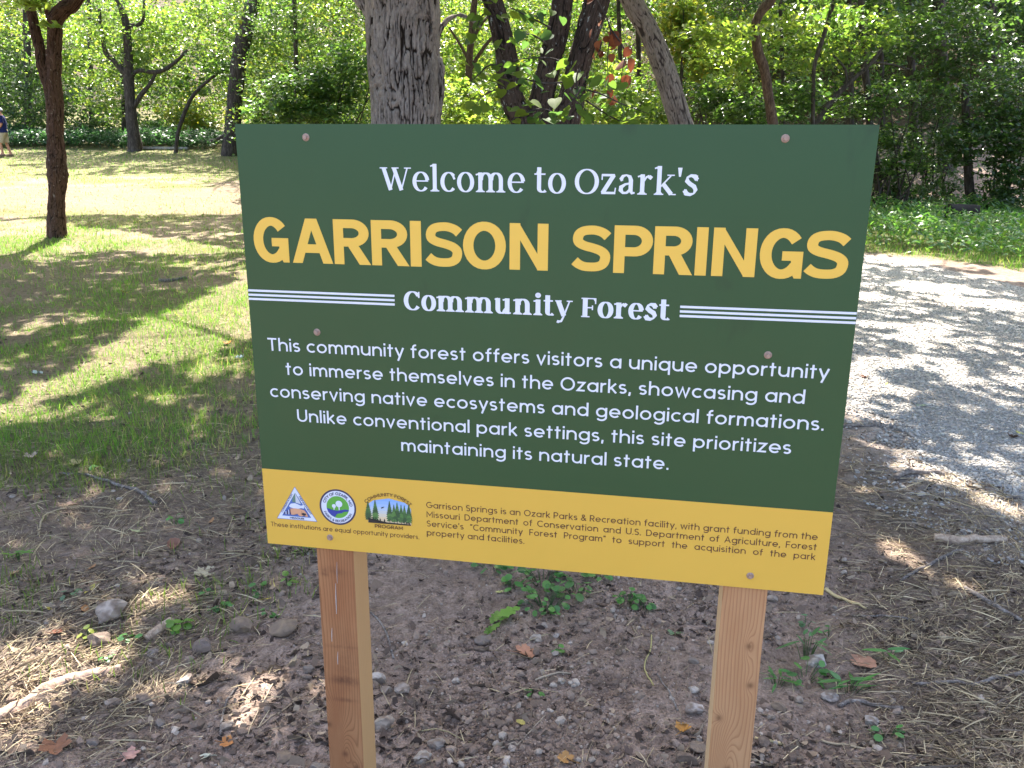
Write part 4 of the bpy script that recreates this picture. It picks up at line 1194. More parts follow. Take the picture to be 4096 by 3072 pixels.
def build_sign():
    GREEN = panel_mat("green_print", (0.0130, 0.060, 0.0170), (0.017, 0.072, 0.022))
    YEL = panel_mat("yellow_print", (0.66, 0.405, 0.056), (0.69, 0.43, 0.062))
    EDGE = NT("panel_edge"); EDGE = EDGE.done(EDGE.principled((0.25, 0.30, 0.26), 0.6))
    # panel: front face split at the seam, thin composite board behind
    a, b, s = -SW / 2, SW / 2, -SEAM
    th = 0.006
    nzs = np.linspace(0, 1, 41)
    V = [(a, 0, 0), (b, 0, 0), (b, 0, s), (a, 0, s), (b, 0, -SH), (a, 0, -SH), (a, th, 0), (b, th, 0), (b, th, -SH), (a, th, -SH), (b, th, s), (a, th, s)]
    F = [(3, 2, 1, 0), (5, 4, 2, 3), (0, 1, 7, 6), (4, 5, 9, 8), (2, 10, 7, 1), (4, 8, 10, 2), (0, 6, 11, 3), (3, 11, 9, 5), (6, 7, 10, 11), (11, 10, 8, 9)]
    panel = np_mesh("sign_panel", np.array(V, float), np.array(F), [GREEN, YEL, EDGE], None, False, SIGN, [0, 1, 2, 2, 2, 2, 2, 2, 2, 2])
    panel.location = (0, 0, TOPZ)
    INK = ink_mat("printed_ink")
    WHITE, YELLOW, BROWN = (0.66, 0.71, 0.82), (0.74, 0.47, 0.065), (0.085, 0.028, 0.012)

    k = Ink(); set_line(k, "Welcome to Ozark's", .3005, .9165, .1258, .0450, 'serif', track=.055, space=.30, col=WHITE); k.build("heading", INK, panel)
    k = Ink()
    spans = dict(zip(range(15), [('G', .0222, .0985), ('A', .1058, .1939), ('R', .1973, .2755), ('R', .2777, .3563), ('I', .3591, .3818), ('S', .3915, .4648), ('O', .4675, .5538), ('N', .5613, .6376),
                                 ('S', .6854, .7575), ('P', .7648, .8382), ('R', .8410, .9145), ('I', .9187, .9398), ('N', .9495, 1.0290), ('G', 1.0355, 1.1130), ('S', 1.1175, 1.1932)]))
    cap = .0905
    for si_, (ch, u0, u1) in spans.items():
        if si_ == 8: k.build("title_word", INK, panel); k = Ink()
        R, Pg = bold_glyph(ch, (u1 - u0) / cap, .232, .190)
        for pts, w in R:
            V2, F2 = ribbon(pts, w); k.add(np.stack([u0 + V2[:, 0] * cap, .2740 - V2[:, 1] * cap], 1), F2, YELLOW)
        for P in Pg:
            P = np.array(P); k.add(np.stack([u0 + P[:, 0] * cap, .2740 - P[:, 1] * cap], 1), np.array([np.arange(len(P))]), YELLOW)
    k.build("title_word", INK, panel)
    k = Ink(); set_line(k, "Community Forest", .3420, .8776, .3632, .0384, 'bold', track=.045, space=.34, col=WHITE); k.build("subtitle", INK, panel)
    for u0, u1 in ((0.0005, .3225), (.8962, 1.2187)):
        k = Ink()
        for v0, v1 in ((.3331, .3376), (.3422, .3467), (.3509, .3555)):
            k.add(np.array([(u0, v0), (u1, v0), (u1, v1), (u0, v1)]), np.array([[3, 2, 1, 0]]), WHITE)
        k.build("stripes", INK, panel)
    k = Ink()
    for txt, u0, u1, vb in (("This community forest offers visitors a unique opportunity", .0360, 1.1819, .4640), ("to immerse themselves in the Ozarks, showcasing and", .0735, 1.1427, .5158),
                            ("conserving native ecosystems and geological formations.", .0335, 1.1834, .5678), ("Unlike conventional park settings, this site prioritizes", .0928, 1.1272, .6203),
                            ("maintaining its natural state.", .3272, .8929, .6715)):
        k = Ink(); set_line(k, txt, u0, u1, vb, .0280, weight=.128, col=WHITE); k.build("text_line", INK, panel)
    k = Ink()
    xs = set_line(k, "Garrison Springs is an Ozark Parks & Recreation facility, with grant funding from the", .3799, 1.1957, .7997, .0145, weight=.125, col=BROWN)
    set_line(k, "Missouri Department of Conservation and U.S. Department of Agriculture, Forest", .3802, 1.1961, .8220, .0145, weight=.125, fit='justify', xs=xs, col=BROWN)
    set_line(k, "Service's \u201cCommunity Forest Program\u201d to support the acquisition of the park", .3800, 1.1959, .8440, .0145, weight=.125, fit='justify', xs=xs, col=BROWN)
    set_line(k, "property and facilities.", .3797, .5977, .8655, .0145, weight=.125, col=BROWN)
    k.build("funding_note", INK, panel)
    k = Ink(); set_line(k, "These institutions are equal opportunity providers.", .0114, .3623, .8768, .0112, weight=.125, col=BROWN); k.build("equal_opportunity_note", INK, panel)

    def on_line(p0, p1):
        """text laid along a straight line from p0 to p1 (u, v)"""
        p0, p1 = np.array(p0), np.array(p1); d = p1 - p0; L = np.linalg.norm(d); d = d / L; nrm = np.array([-d[1], d[0]])
        return (lambda U: p0 + U[:, :1] * d + U[:, 1:] * nrm), L
    def on_arc(c, r, top=True):
        def f(U):
            a = U[:, 0] / r
            rr = (r - U[:, 1]) if top else (r + U[:, 1])
            ang = a
            return np.stack([c[0] + rr * np.sin(ang), c[1] - rr * np.cos(ang)], 1) if top else np.stack([c[0] + rr * np.sin(ang), c[1] + rr * np.cos(ang)], 1)
        return f

    # three-cornered conservation emblem
    BLUE, DK, WH = (0.055, 0.13, 0.42), (0.04, 0.045, 0.10), (0.62, 0.68, 0.80)
    k = Ink(.00025)
    k.poly([(.0756, .7748), (.0272, .8562), (.1245, .8562)], BLUE)
    k.poly([(.0756, .7768), (.0289, .8552), (.1227, .8552)], WH)
    k.poly([(.0757, .7895), (.0405, .8478), (.1105, .8478)], BLUE)
    k.base = .0008
    k.poly([(.0757, .7895), (.0690, .8010), (.0672, .8120), (.0760, .8135)], (0.10, 0.20, 0.16))
    k.poly([(.0757, .7895), (.0758, .8135), (.0880, .8160), (.0850, .8085), (.0800, .7990)], (0.50, 0.55, 0.62))
    k.base = .0013
    k.poly([(.0590, .8225), (.0640, .8165), (.0740, .8145), (.0830, .8175), (.0905, .8200), (.0960, .8170), (.0950, .8260), (.0880, .8255), (.0800, .8280), (.0700, .8275), (.0620, .8255)], WH)
    k.base = .0018
    k.poly([(.0600, .8290), (.0720, .8270), (.0850, .8275), (.0960, .8300), (.1010, .8370), (.1040, .8450), (.0990, .8455), (.0960, .8420), (.0900, .8445), (.0870, .8455), (.0820, .8440), (.0790, .8400), (.0720, .8400), (.0700, .8435), (.0640, .8430), (.0625, .8370)], (0.62, 0.33, 0.19))
    k.base = .0023
    k.poly([(.0880, .8385), (.0930, .8360), (.1000, .8380), (.0985, .8415), (.0940, .8425), (.0895, .8410)], (0.02, 0.02, 0.03))
    k.poly([(.0885, .8330), (.0915, .8345), (.0890, .8350)], (0.05, 0.03, 0.03))
    for q in range(5):
        u = .0470 + q * .0034
        k.add(np.array([(u, .8375 - q * .0020), (u + .0019, .8375 - q * .0022), (u + .0019, .8430), (u, .8430)]), np.array([[3, 2, 1, 0]]), (0.06, 0.03, 0.04) if q % 2 == 0 else WH)
    k.base = .0010
    f, L = on_line((.0420, .8405), (.0700, .7945)); set_line(k, "CONSERVATION", 0.0, L, 0, .0042, weight=.17, xform=f, col=DK)
    f, L = on_line((.0835, .7985), (.1090, .8405)); set_line(k, "DEPARTMENT", 0.0, L, 0, .0042, weight=.17, xform=f, col=DK)
    set_line(k, "MISSOURI", .0595, .0930, .8534, .0042, weight=.2, col=DK)
    k.build("conservation_emblem", INK, panel)

    # round city emblem
    c, r = (.1752, .8160), .0430
    circ = lambda rr, cc=c: [(cc[0] + rr * math.cos(a), cc[1] + rr * math.sin(a)) for a in np.linspace(0, 2 * PI, 48, endpoint=False)]
    NAVY, GRN = (0.030, 0.028, 0.075), (0.10, 0.36, 0.045)
    k = Ink(.00025)
    k.poly(circ(r), NAVY); k.poly(circ(r * .905), WH); k.poly(circ(r * .615), GRN)
    k.base = .0008
    riv = [(-.0262, .0035), (-.015, .0075), (-.002, .0085), (.008, .0062), (.016, .0042), (.0258, .0045), (.0245, .0085), (.016, .0085), (.009, .0135), (.000, .0152), (-.005, .0185), (-.0075, .0245), (-.016, .0205), (-.0235, .0125)]
    k.poly([(c[0] + u, c[1] + v) for u, v in riv[::-1]], (0.022, 0.042, 0.30))
    k.base = .0012
    for (du, dv, rr) in ((-.0085, -.0025, .0046), (.0035, -.0085, .0078)):
        k.poly(circ(rr, (c[0] + du, c[1] + dv)), WH)
        k.add(np.array([(c[0] + du - .0013, c[1] + dv), (c[0] + du + .0013, c[1] + dv), (c[0] + du + .0013, c[1] + .0062), (c[0] + du - .0013, c[1] + .0066)]), np.array([[3, 2, 1, 0]]), WH)
    rt = r * .68
    set_line(k, "CITY OF OZARK, MO", -rt * 1.28, rt * 1.42, 0, .0068, weight=.17, xform=on_arc(c, rt, True), col=NAVY)
    rb = r * .84
    set_line(k, "PARKS & RECREATION", -rb * 1.20, rb * 1.16, 0, .0058, weight=.17, xform=on_arc(c, rb, False), col=NAVY)
    k.build("city_emblem", INK, panel)

    # community forest programme emblem
    k = Ink(.00025)
    base, top = .8452, .7850
    n = 26
    for i in range(8):                                  # sky of the printed picture, in bands
        f0, f1 = i / 8, (i + 1) / 8
        cols = [(0.22, 0.40, 0.78), (0.27, 0.44, 0.78), (0.33, 0.49, 0.76), (0.42, 0.54, 0.70), (0.52, 0.57, 0.58), (0.60, 0.57, 0.46), (0.66, 0.55, 0.36), (0.66, 0.53, 0.33)]
        v0, v1 = top + (base - top) * f0, top + (base - top) * f1
        hw = lambda v: .0500 * math.sqrt(max(0, 1 - max(0, (.8090 - v) / .0240) ** 2))
        k.add(np.array([(.2950 - hw(v0), v0), (.2950 + hw(v0), v0), (.2950 + hw(v1), v1), (.2950 - hw(v1), v1)]), np.array([[3, 2, 1, 0]]), cols[i])
    k.base = .0008
    rr = random.Random(4)
    for (u, vt, hw) in ((.2465, .7965, .0090), (.2630, .7925, .0090), (.2960, .7925, .0085), (.3060, .8000, .0080), (.3135, .7945, .0085), (.3225, .7990, .0075), (.3300, .8000, .0075), (.3400, .7960, .0085)):
        for q in range(9):
            f0 = q / 9
            v = vt + (.8380 - vt) * f0
            w_ = hw * (.22 + .78 * min(1, f0 * 1.7)) * (1 - .25 * max(0, f0 - .75) * 4)
            g_ = [(0.030, 0.085, 0.030), (0.045, 0.13, 0.035), (0.08, 0.20, 0.045)][rr.randrange(3)]
            k.poly([(u - w_, v + .0060), (u - w_ * .35, v - .0012), (u + w_ * .3, v - .0022), (u + w_, v + .0064), (u + w_ * .2, v + .0046), (u - w_ * .3, v + .0070)], g_)
        k.add(np.array([(u - .0006, .832), (u + .0006, .832), (u + .0006, .843), (u - .0006, .843)]), np.array([[3, 2, 1, 0]]), (0.02, 0.02, 0.02))
    k.base = .0014
    k.poly([(.2459, .8350), (.2600, .8400), (.2800, .8430), (.3100, .8432), (.3442, .8425), (.3442, .8455), (.2459, .8463)][::-1], (0.012, 0.012, 0.012))
    for (u, v, h_) in ((.2570, .8390, .0075), (.2665, .8418, .0060), (.2735, .8425, .0085), (.2835, .8428, .0085)):
        k.poly([(u - .0010, v), (u - .0012, v - h_ * .55), (u - .0005, v - h_), (u + .0006, v - h_), (u + .0018, v - h_ * .6), (u + .0010, v)], (0.012, 0.012, 0.012))
    k.poly([(.3330, .8425), (.3335, .8385), (.3400, .8380), (.3425, .8395), (.3415, .8425), (.3395, .8405), (.3350, .8405)], (0.012, 0.012, 0.012))
    k.poly([(.2760, .8085), (.2800, .8060), (.2850, .8050), (.2815, .8080), (.2775, .8100)], (0.012, 0.012, 0.012))
    BR = (0.10, 0.035, 0.012)
    ra = .072
    set_line(k, "COMMUNITY FOREST", -.0560, .0545, 0, .0078, weight=.15, xform=on_arc((.2935, .7798 + ra), ra, True), col=BR)
    set_line(k, "PROGRAM", .2608, .3255, .8572, .0082, weight=.16, col=BR)
    k.build("forest_emblem", INK, panel)

    # posts: dug in behind the panel
    wl = wood_mat("stained_timber", (0.43, 0.215, 0.098), (0.34, 0.150, 0.066), (0.14, 0.055, 0.024),
                  [(-.452, .155, .024, .075, .060), (-.425, .120, .012, .03, .025), (-.490, .235, .025, .06, -.055)], 0,
                  [(-.477, .648, .010, .010, .75), (-.452, .652, .03, .012, .35), (-.445, .455, .035, .006, .5), (-.44, .365, .035, .013, .75), (-.445, .31, .030, .006, .5), (-.45, -.04, .030, .055, .8), (-.445, -.125, .04, .007, .6), (-.44, .41, .03, .08, .25), (-.45, .0, .04, .03, .4)],
                  (0.47, 0.29, 0.13))
    wr = wood_mat("pale_timber", (0.52, 0.305, 0.155), (0.46, 0.25, 0.122), (0.22, 0.10, 0.045),
                  [(.475, .57, .010, .03, .02), (.484, .475, .008, .02, .012), (.425, .385, .012, .014, -.02), (.452, .255, .022, .08, .05), (.470, .218, .008, .02, .012), (.452, .08, .016, .09, .06), (.433, .02, .008, .03, .018)], 0, (), (0.50, 0.36, 0.21))
    for x0, x1, m in ((.1148 - .6096, .2030 - .6096, wl), (1.0205 - .6096, 1.1112 - .6096, wr)):
        p = beveled_box("post", x0, x1, .0065, .0065 + .089, -.35, TOPZ - .012, m, SIGN, .004, 3)
        # object space starts at the soil, as the timber material expects
        if m is wl:
            k = Ink(0); pts = []
            DR = ink_mat("white_drip", .5)
            V, F = [], []
            for (u, v0, v1, w_) in ((.1575, 1.010, 1.090, .0022), (.1420, 1.128, 1.165, .0020), (.1535, 1.19, 1.225, .0016), (.1635, .955, 1.01, .0012)):
                P3 = np.array([(u - .6096, .0058, TOPZ - v0), (u - .6096 - .0015, .0058, TOPZ - (v0 + v1) / 2), (u - .6096 - .002, .0058, TOPZ - v1)])
                V1, F1 = tube(P3, [w_ * .12, w_ * .4, w_ * .25], 6, 0, step=4)
                np_mesh("paint_drip", V1, F1, DR, np.ones((len(V1), 3)) * .55, True, p)
    # hex-head screws with washers
    BOLT = tint_mat("bronze_screw", .45, .5, 300, .3, .2, .0005)
    for (u, v) in ((.1497, .0252), (1.0623, .0238), (.1498, .4188), (1.0670, .4226), (.1525, .8922), (1.0721, .8923)):
        bm = bmesh.new()
        bmesh.ops.create_cone(bm, cap_ends=True, segments=28, radius1=.0076, radius2=.0062, depth=.0018)
        bmesh.ops.translate(bm, verts=bm.verts[:], vec=(0, 0, .0009))
        ret = bmesh.ops.create_cone(bm, cap_ends=True, segments=6, radius1=.0042, radius2=.0039, depth=.0050)
        bmesh.ops.translate(bm, verts=ret['verts'], vec=(0, 0, .0042))
        bmesh.ops.transform(bm, matrix=Matrix.Rotation(math.radians(90), 4, 'X') @ Matrix.Rotation(u * 9, 4, 'Z'), verts=bm.verts[:])
        me = bpy.data.meshes.new("bolt"); bm.to_mesh(me); bm.free()
        a_ = me.attributes.new("tint", 'FLOAT_COLOR', 'POINT')
        a_.data.foreach_set("color", np.tile(np.array([.36, .25, .20, 1], np.float32), len(me.vertices)))
        me.materials.append(BOLT)
        o = bpy.data.objects.new("bolt", me); C.objects.link(o); o.parent = SIGN
        o.location = (u - .6096, -.0002, TOPZ - v)
build_sign()

# ------------------------------------------------------------------ ground cover nobody could count
GRASS = leaf_mat("grass_blade", 0.35, (1.9, 2.1, 1.2), 0.5, 0.3)
STRAW = tint_mat("dry_straw", .75, .25, 200, .35, .2, .001)
CRUMB = tint_mat("leaf_crumbs", .85, .15, 140, .5, .3, .001)
SOIL = tint_mat("soil_clods", .95, .1, 220, .45, .6, .002)
STONE = tint_mat("rough_stone", .85, .25, 55, .55, .8, .004)
PLANT = leaf_mat("ground_plant_leaf", .35, (1.7, 2.0, 1.2), .42, .45)

def frustum_points(n, y0, y1, p, rng, xr=None):
    """ground points thinning out with distance, inside a wide wedge ahead of the camera"""
    u = rng.uniform(0, 1, n)
    a, b = y0 ** (1 - p), y1 ** (1 - p)
    y = (a + (b - a) * u) ** (1 / (1 - p))
    lo, hi = xr if xr else (-1, 1)
    x = rng.uniform(lo, hi, n) * (0.72 * y + 0.35)
    return x, y

BLADE_V = [(-.5, 0, 0), (.5, 0, 0), (-.36, .12, .55), (.36, .12, .55), (0, .42, 1.0)]
BLADE_F = [(0, 1, 3), (0, 3, 2), (2, 3, 4)]

def grass():
    rng = np.random.default_rng(301)
    x, y = frustum_points(460000, 2.0, 36, 1.5, rng)
    g = grass_density(x, y)
    band = ((y > 15.5) & (y < 24.5))
    ok = rng.uniform(0, 1, len(x)) < g * (1 - .3 * band)
    x, y = x[ok], y[ok]
    n = len(x); band = band[ok]
    z = ground_z(x, y) - .006
    R = rots(rng.uniform(0, 6.28, n), rng.normal(.25, .38, n), rng.normal(0, .3, n))
    tall = 0.55 + 0.9 * fbm(x * .8, y * .8, 55)
    h = rng.uniform(.035, .085, n) * tall * (1 + .5 * (x > 1.5))
    w = np.maximum(.0035, .00062 * y) * rng.uniform(.7, 1.4, n)
    V, F = scatter(BLADE_V, BLADE_F, np.stack([x, y, z], -1), R, np.stack([w, h, h], -1))
    dry = np.clip(.12 + .9 * (fbm(x * .6, y * .6, 58) - .45) + .45 * band, .06, .8)
    green = np.array([(.085, .185, .022), (.115, .215, .030), (.10, .19, .034), (.15, .235, .036)])[rng.integers(0, 4, n)]
    straw = np.array([(.36, .30, .13), (.29, .24, .12), (.24, .23, .08)])[rng.integers(0, 3, n)]
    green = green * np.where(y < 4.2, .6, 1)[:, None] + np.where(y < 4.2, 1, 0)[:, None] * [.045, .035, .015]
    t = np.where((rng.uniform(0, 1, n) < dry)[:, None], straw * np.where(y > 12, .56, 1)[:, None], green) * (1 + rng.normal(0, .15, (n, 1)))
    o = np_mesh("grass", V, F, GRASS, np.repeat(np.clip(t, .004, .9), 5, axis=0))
    tag(o, "patchy lawn grass mixed with dry blades", "grass", kind='stuff')
grass()

STRAW_V = [(-.5, -.5, 0), (-.5, .5, .0), (-.15, -.5, .035), (-.15, .5, .06), (.2, -.45, .04), (.2, .45, .06), (.5, -.35, 0), (.5, .35, .0), (-.15, 0, .09), (.2, 0, .09)]
STRAW_F = [(0, 2, 3, 1), (2, 4, 5, 3), (4, 6, 7, 5)]

def straw():
    rng = np.random.default_rng(302)
    x1, y1 = frustum_points(150000, 1.4, 8.5, 1.6, rng)
    sdn = straw_density(x1, y1) * .8 + 0.03 + .15 * (x1 < -.8) * (y1 > 3)
    ok = rng.uniform(0, 1, len(x1)) < sdn
    x, y = x1[ok], y1[ok]
    # hay scattered over the meadow strip
    x2, y2 = frustum_points(26000, 7, 26, 1.4, rng)
    ok = (x2 < 1.0) & (rng.uniform(0, 1, len(x2)) < np.where((y2 > 15) & (y2 < 25), .8, .25))
    x, y = np.concatenate([x, x2[ok]]), np.concatenate([y, y2[ok]])
    n = len(x)
    z = ground_z(x, y) + rng.uniform(.001, .012, n)
    yaw = rng.uniform(0, 6.28, n)
    fld = fbm(x * .9, y * .9, 66) * 7
    yaw = np.where(rng.uniform(0, 1, n) < .55, fld + rng.normal(0, .35, n), yaw)
    R = rots(yaw, rng.normal(0, .25, n), rng.normal(0, .10, n))
    L = rng.gamma(1.5, .030, n) + .016
    w = np.maximum(.0018, .0005 * y) * rng.uniform(.6, 1.5, n)
    V, F = scatter(STRAW_V, STRAW_F, np.stack([x, y, z], -1), R, np.stack([L, w, L * .8], -1))
    t = tints(n, len(STRAW_V), [(.46, .36, .21), (.36, .275, .165), (.28, .21, .145), (.19, .14, .10), (.54, .44, .27), (.15, .11, .082)], .15)
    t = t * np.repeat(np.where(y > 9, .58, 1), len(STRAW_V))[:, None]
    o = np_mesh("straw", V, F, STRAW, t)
    tag(o, "loose straw and dry stalks strewn over the bare soil", "straw", kind='stuff')
straw()

CRUMB_V = [(-.5, -.3, .10), (-.5, .3, .16), (-.15, -.42, .02), (-.15, .4, .10), (.2, -.36, .0), (.2, .4, .02), (.5, -.12, .14), (.5, .14, .2)]
CRUMB_F = [(0, 2, 3, 1), (2, 4, 5, 3), (4, 6, 7, 5)]
def crumbs():
    rng = np.random.default_rng(303)
    x, y = frustum_points(42000, 1.35, 7.0, 1.9, rng)
    n0 = fbm(x * 1.8, y * 1.8, 70)
    ok = (rng.uniform(0, 1, len(x)) < np.clip((n0 - .30) * 2.6, .08, 1) * np.where(np.abs(x - .1) < .55, .55, 1)) & ~road_mask(x, y)
    x, y = x[ok], y[ok]; n = len(x)
    z = ground_z(x, y) + .002
    R = rots(rng.uniform(0, 6.28, n), rng.normal(0, .8, n), rng.normal(0, .8, n))
    s = rng.gamma(2.2, .0050, n) + .006
    V, F = scatter(CRUMB_V, CRUMB_F, np.stack([x, y, z], -1), R, np.stack([s * 1.15, s * .8, s * 1.3], -1))
    t = tints(n, 8, [(.16, .112, .082), (.22, .16, .115), (.11, .076, .058), (.28, .205, .145), (.18, .125, .09), (.36, .27, .185), (.08, .056, .045)], .2)
    o = np_mesh("leaf_litter", V, F, CRUMB, t, True)
    tag(o, "crumbled brown leaf litter over the soil round the posts", "leaf litter", kind='stuff')
crumbs()

def ico(sub):
    bm = bmesh.new()
    bmesh.ops.create_icosphere(bm, subdivisions=sub, radius=1)
    V = np.array([v.co[:] for v in bm.verts]); F = np.array([[v.index for v in f.verts] for f in bm.faces])
    bm.free()
    return V, F

def rock_shape(seed, sub=3, planes=11, flat=(1, .75, .6)):
    V, F = ico(sub)
    rng = np.random.default_rng(seed)
    for _ in range(planes):
        nrm = rng.normal(0, 1, 3); nrm /= np.linalg.norm(nrm)
        d = V @ nrm - rng.uniform(.55, .85)
        V = V - np.where(d > 0, d, 0)[:, None] * nrm
    V = V * (1 + .16 * (vn(V[:, 0] * 2.4 + seed, V[:, 1] * 2.4 + V[:, 2] * 1.7, seed) - .5)[:, None] + .07 * (vn(V[:, 0] * 7 + V[:, 2] * 5, V[:, 1] * 7 - V[:, 2] * 3, seed + 1) - .5)[:, None])
    return V * np.array(flat), F

def pebbles():
    rng = np.random.default_rng(304)
    x, y = frustum_points(105000, 1.35, 5.5, 2.2, rng)
    n0 = fbm(x * 2.2, y * 2.2, 80)
    mid = np.exp(-((x - .15) / .95) ** 2)
    ok = (rng.uniform(0, 1, len(x)) < np.clip((n0 - .28) * 2.2, .1, 1) * (.35 + .65 * mid)) & ~road_mask(x, y)
    x, y = x[ok], y[ok]; n = len(x)
    s = rng.pareto(2.2, n) * .0034 + .0032
    s = np.minimum(s, rng.uniform(.012, .022, n))
    z = ground_z(x, y) + s * .15
    kind = rng.integers(0, 4, n)
    Vs, Fs, Ts, off = [], [], [], 0
    for k in range(4):
        V0, F0 = rock_shape(900 + k, 1, 5, (1, .8, .65))
        q = kind == k; m = q.sum()
        R = rots(rng.uniform(0, 6.28, m), rng.normal(0, .5, m), rng.normal(0, .5, m))
        V, F = scatter(V0, F0, np.stack([x[q], y[q], z[q]], -1), R, s[q])
        Vs.append(V); Fs.append(F + off); off += len(V)
        Ts.append(tints(m, len(V0), [(.24, .172, .132), (.19, .136, .104), (.29, .215, .165), (.22, .158, .122), (.16, .113, .086), (.30, .225, .175), (.24, .172, .132), (.20, .145, .11), (.40, .33, .27)], .14))
    o = np_mesh("soil_crumbs", np.vstack(Vs), np.vstack(Fs), SOIL, np.vstack(Ts))
    tag(o, "small clods and pebbles littering the dug soil", "pebbles", kind='stuff')
    # gravel of the road: loose stones on the sheet, denser toward the near verge
    x, y = frustum_points(120000, 3.0, 13, 1.8, rng, (.25, 1.0))
    rim = road_mask(x, y)
    rim2 = road_mask(x + .22, y + .2); rim3 = road_mask(x + .55, y + .5)
    ok = (rim & (rng.uniform(0, 1, len(x)) < .8)) | (rim2 & (rng.uniform(0, 1, len(x)) < .3)) | (rim3 & (rng.uniform(0, 1, len(x)) < .10))
    x, y = x[ok], y[ok]; n = len(x)
    s = np.maximum(rng.gamma(2.2, .0022, n) + .003, .0007 * y)
    z = terrain(x, y) + micro(x, y) * .15 + .004 + s * .1
    V0, F0 = rock_shape(950, 1, 6, (1, .75, .5))
    R = rots(rng.uniform(0, 6.28, n), rng.normal(0, .4, n), rng.normal(0, .4, n))
    V, F = scatter(V0, F0, np.stack([x, y, z], -1), R, s)
    t = tints(n, len(V0), [(.44, .415, .38), (.37, .345, .32), (.51, .485, .44), (.32, .295, .27), (.43, .38, .33)], .12)
    o = np_mesh("gravel", V, F, SOIL, t)
    tag(o, "pale loose gravel covering the lane", "gravel", kind='stuff')
pebbles()

LANCE_V = [(0, 0, 0), (.35, -.13, .10), (.35, .13, .10), (.7, -.10, .10), (.7, .10, .10), (1, 0, -.02)]
LANCE_F = [(0, 1, 2), (1, 3, 4), (1, 4, 2), (3, 5, 4)]
def weeds():
    rng = np.random.default_rng(305)
    def bed(name, label, xs, ys, n, h0, h1, ls, cols, dens):
        x, y = rng.uniform(*xs, n), rng.uniform(*ys, n)
        ok = dens(x, y) > rng.uniform(0, 1, n)
        x, y = x[ok], y[ok]; n = len(x)
        hh = (h0 + (h1 - h0) * fbm(x * 1.1, y * 1.1, 90)) * rng.uniform(.15, 1, n) ** .7
        z = ground_z(x, y) + hh
        R = rots(rng.uniform(0, 6.28, n), rng.normal(0, .5, n), rng.normal(.15, .6, n))
        V, F = scatter(LANCE_V, LANCE_F, np.stack([x, y, z], -1), R, ls * rng.uniform(.6, 1.3, n))
        o = np_mesh(name, V, F, PLANT, tints(n, 6, cols, .16))
        tag(o, label, "weeds", kind='stuff')
    def verge(x, y):
        yl = np.interp(x, [1.5, 3.1, 5.2, 6.1, 6.9, 8.0, 12], [15.6, 14.6, 12.9, 12.2, 11.1, 9.6, 7.0])
        return sstep(.5, 2.6, y - yl + (fbm(x * .8, y * .8, 92) - .5) * 2) * (1 - sstep(19.0, 20.2, y))
    bed("roadside_weeds", "lush green weeds along the far verge of the gravel lane", (3, 16), (8, 20.5), 42000, .06, .48, .13,
        [(.08, .17, .035), (.11, .20, .04), (.065, .14, .04), (.14, .21, .04)], verge)
    bed("weed_bed", "dark knee-high weeds edging the wood behind the lawn", (-26, -12.3), (35.0, 38.5), 16000, .25, .95, .22,
        [(.035, .085, .035), (.05, .105, .04), (.03, .07, .03)], lambda x, y: np.ones(len(x)))
    # ferny undergrowth on the wooded slope
    bed("undergrowth", "leafy undergrowth carpeting the wooded slope", (-12, 24), (20.5, 44), 60000, .1, 1.5, .20,
        [(.035, .075, .025), (.05, .10, .03), (.07, .12, .03)], lambda x, y: sstep(.47, .62, fbm(x * .35, y * .35, 95)) * (1 - .55 * ((x > 9) & (y < 30))) * sstep(20 + 16 * (x < -3), 22 + 16 * (x < -3), y))
weeds()

# ------------------------------------------------------------------ stones
def stone(px, py, wpx, col, label, seed, flat=None, sink=.25, name="stone"):
    x, y = at(px, py + wpx * .12)
    D = math.hypot(y, HC)
    r = pxm(wpx, D) / 2
    rng = np.random.default_rng(seed)
    fl = flat or (1, rng.uniform(.65, .85), rng.uniform(.5, .68))
    V, F = rock_shape(seed, 4 if wpx > 30 else 3, 10, fl)
    V = V * r
    a = rng.uniform(-.5, .5)
    R = rots(a, rng.normal(0, .15), rng.normal(0, .2))
    V = V @ R.T
    c = np.array(col) * np.array([.80, .74, .67])
    dirt = np.array([.20, .145, .11])
    k = np.clip(fbm(V[:, 0] / r * 2.6 + seed, V[:, 1] / r * 2.6 + V[:, 2] / r * 2.2, seed) * 3.2 - 1.15, 0, .9)
    T = c * (1 - k[:, None]) + dirt * k[:, None]
    o = np_mesh(name, V, F, STONE, T, False)
    o.location = (x, y, gz(x, y) + r * fl[2] * (1 - 2 * sink))
    tag(o, label, "stone", "stones lying on the soil")
PALE, WHT, BRN, GRY, TAN = (.42, .37, .33), (.62, .58, .55), (.19, .145, .12), (.27, .24, .225), (.33, .255, .19)
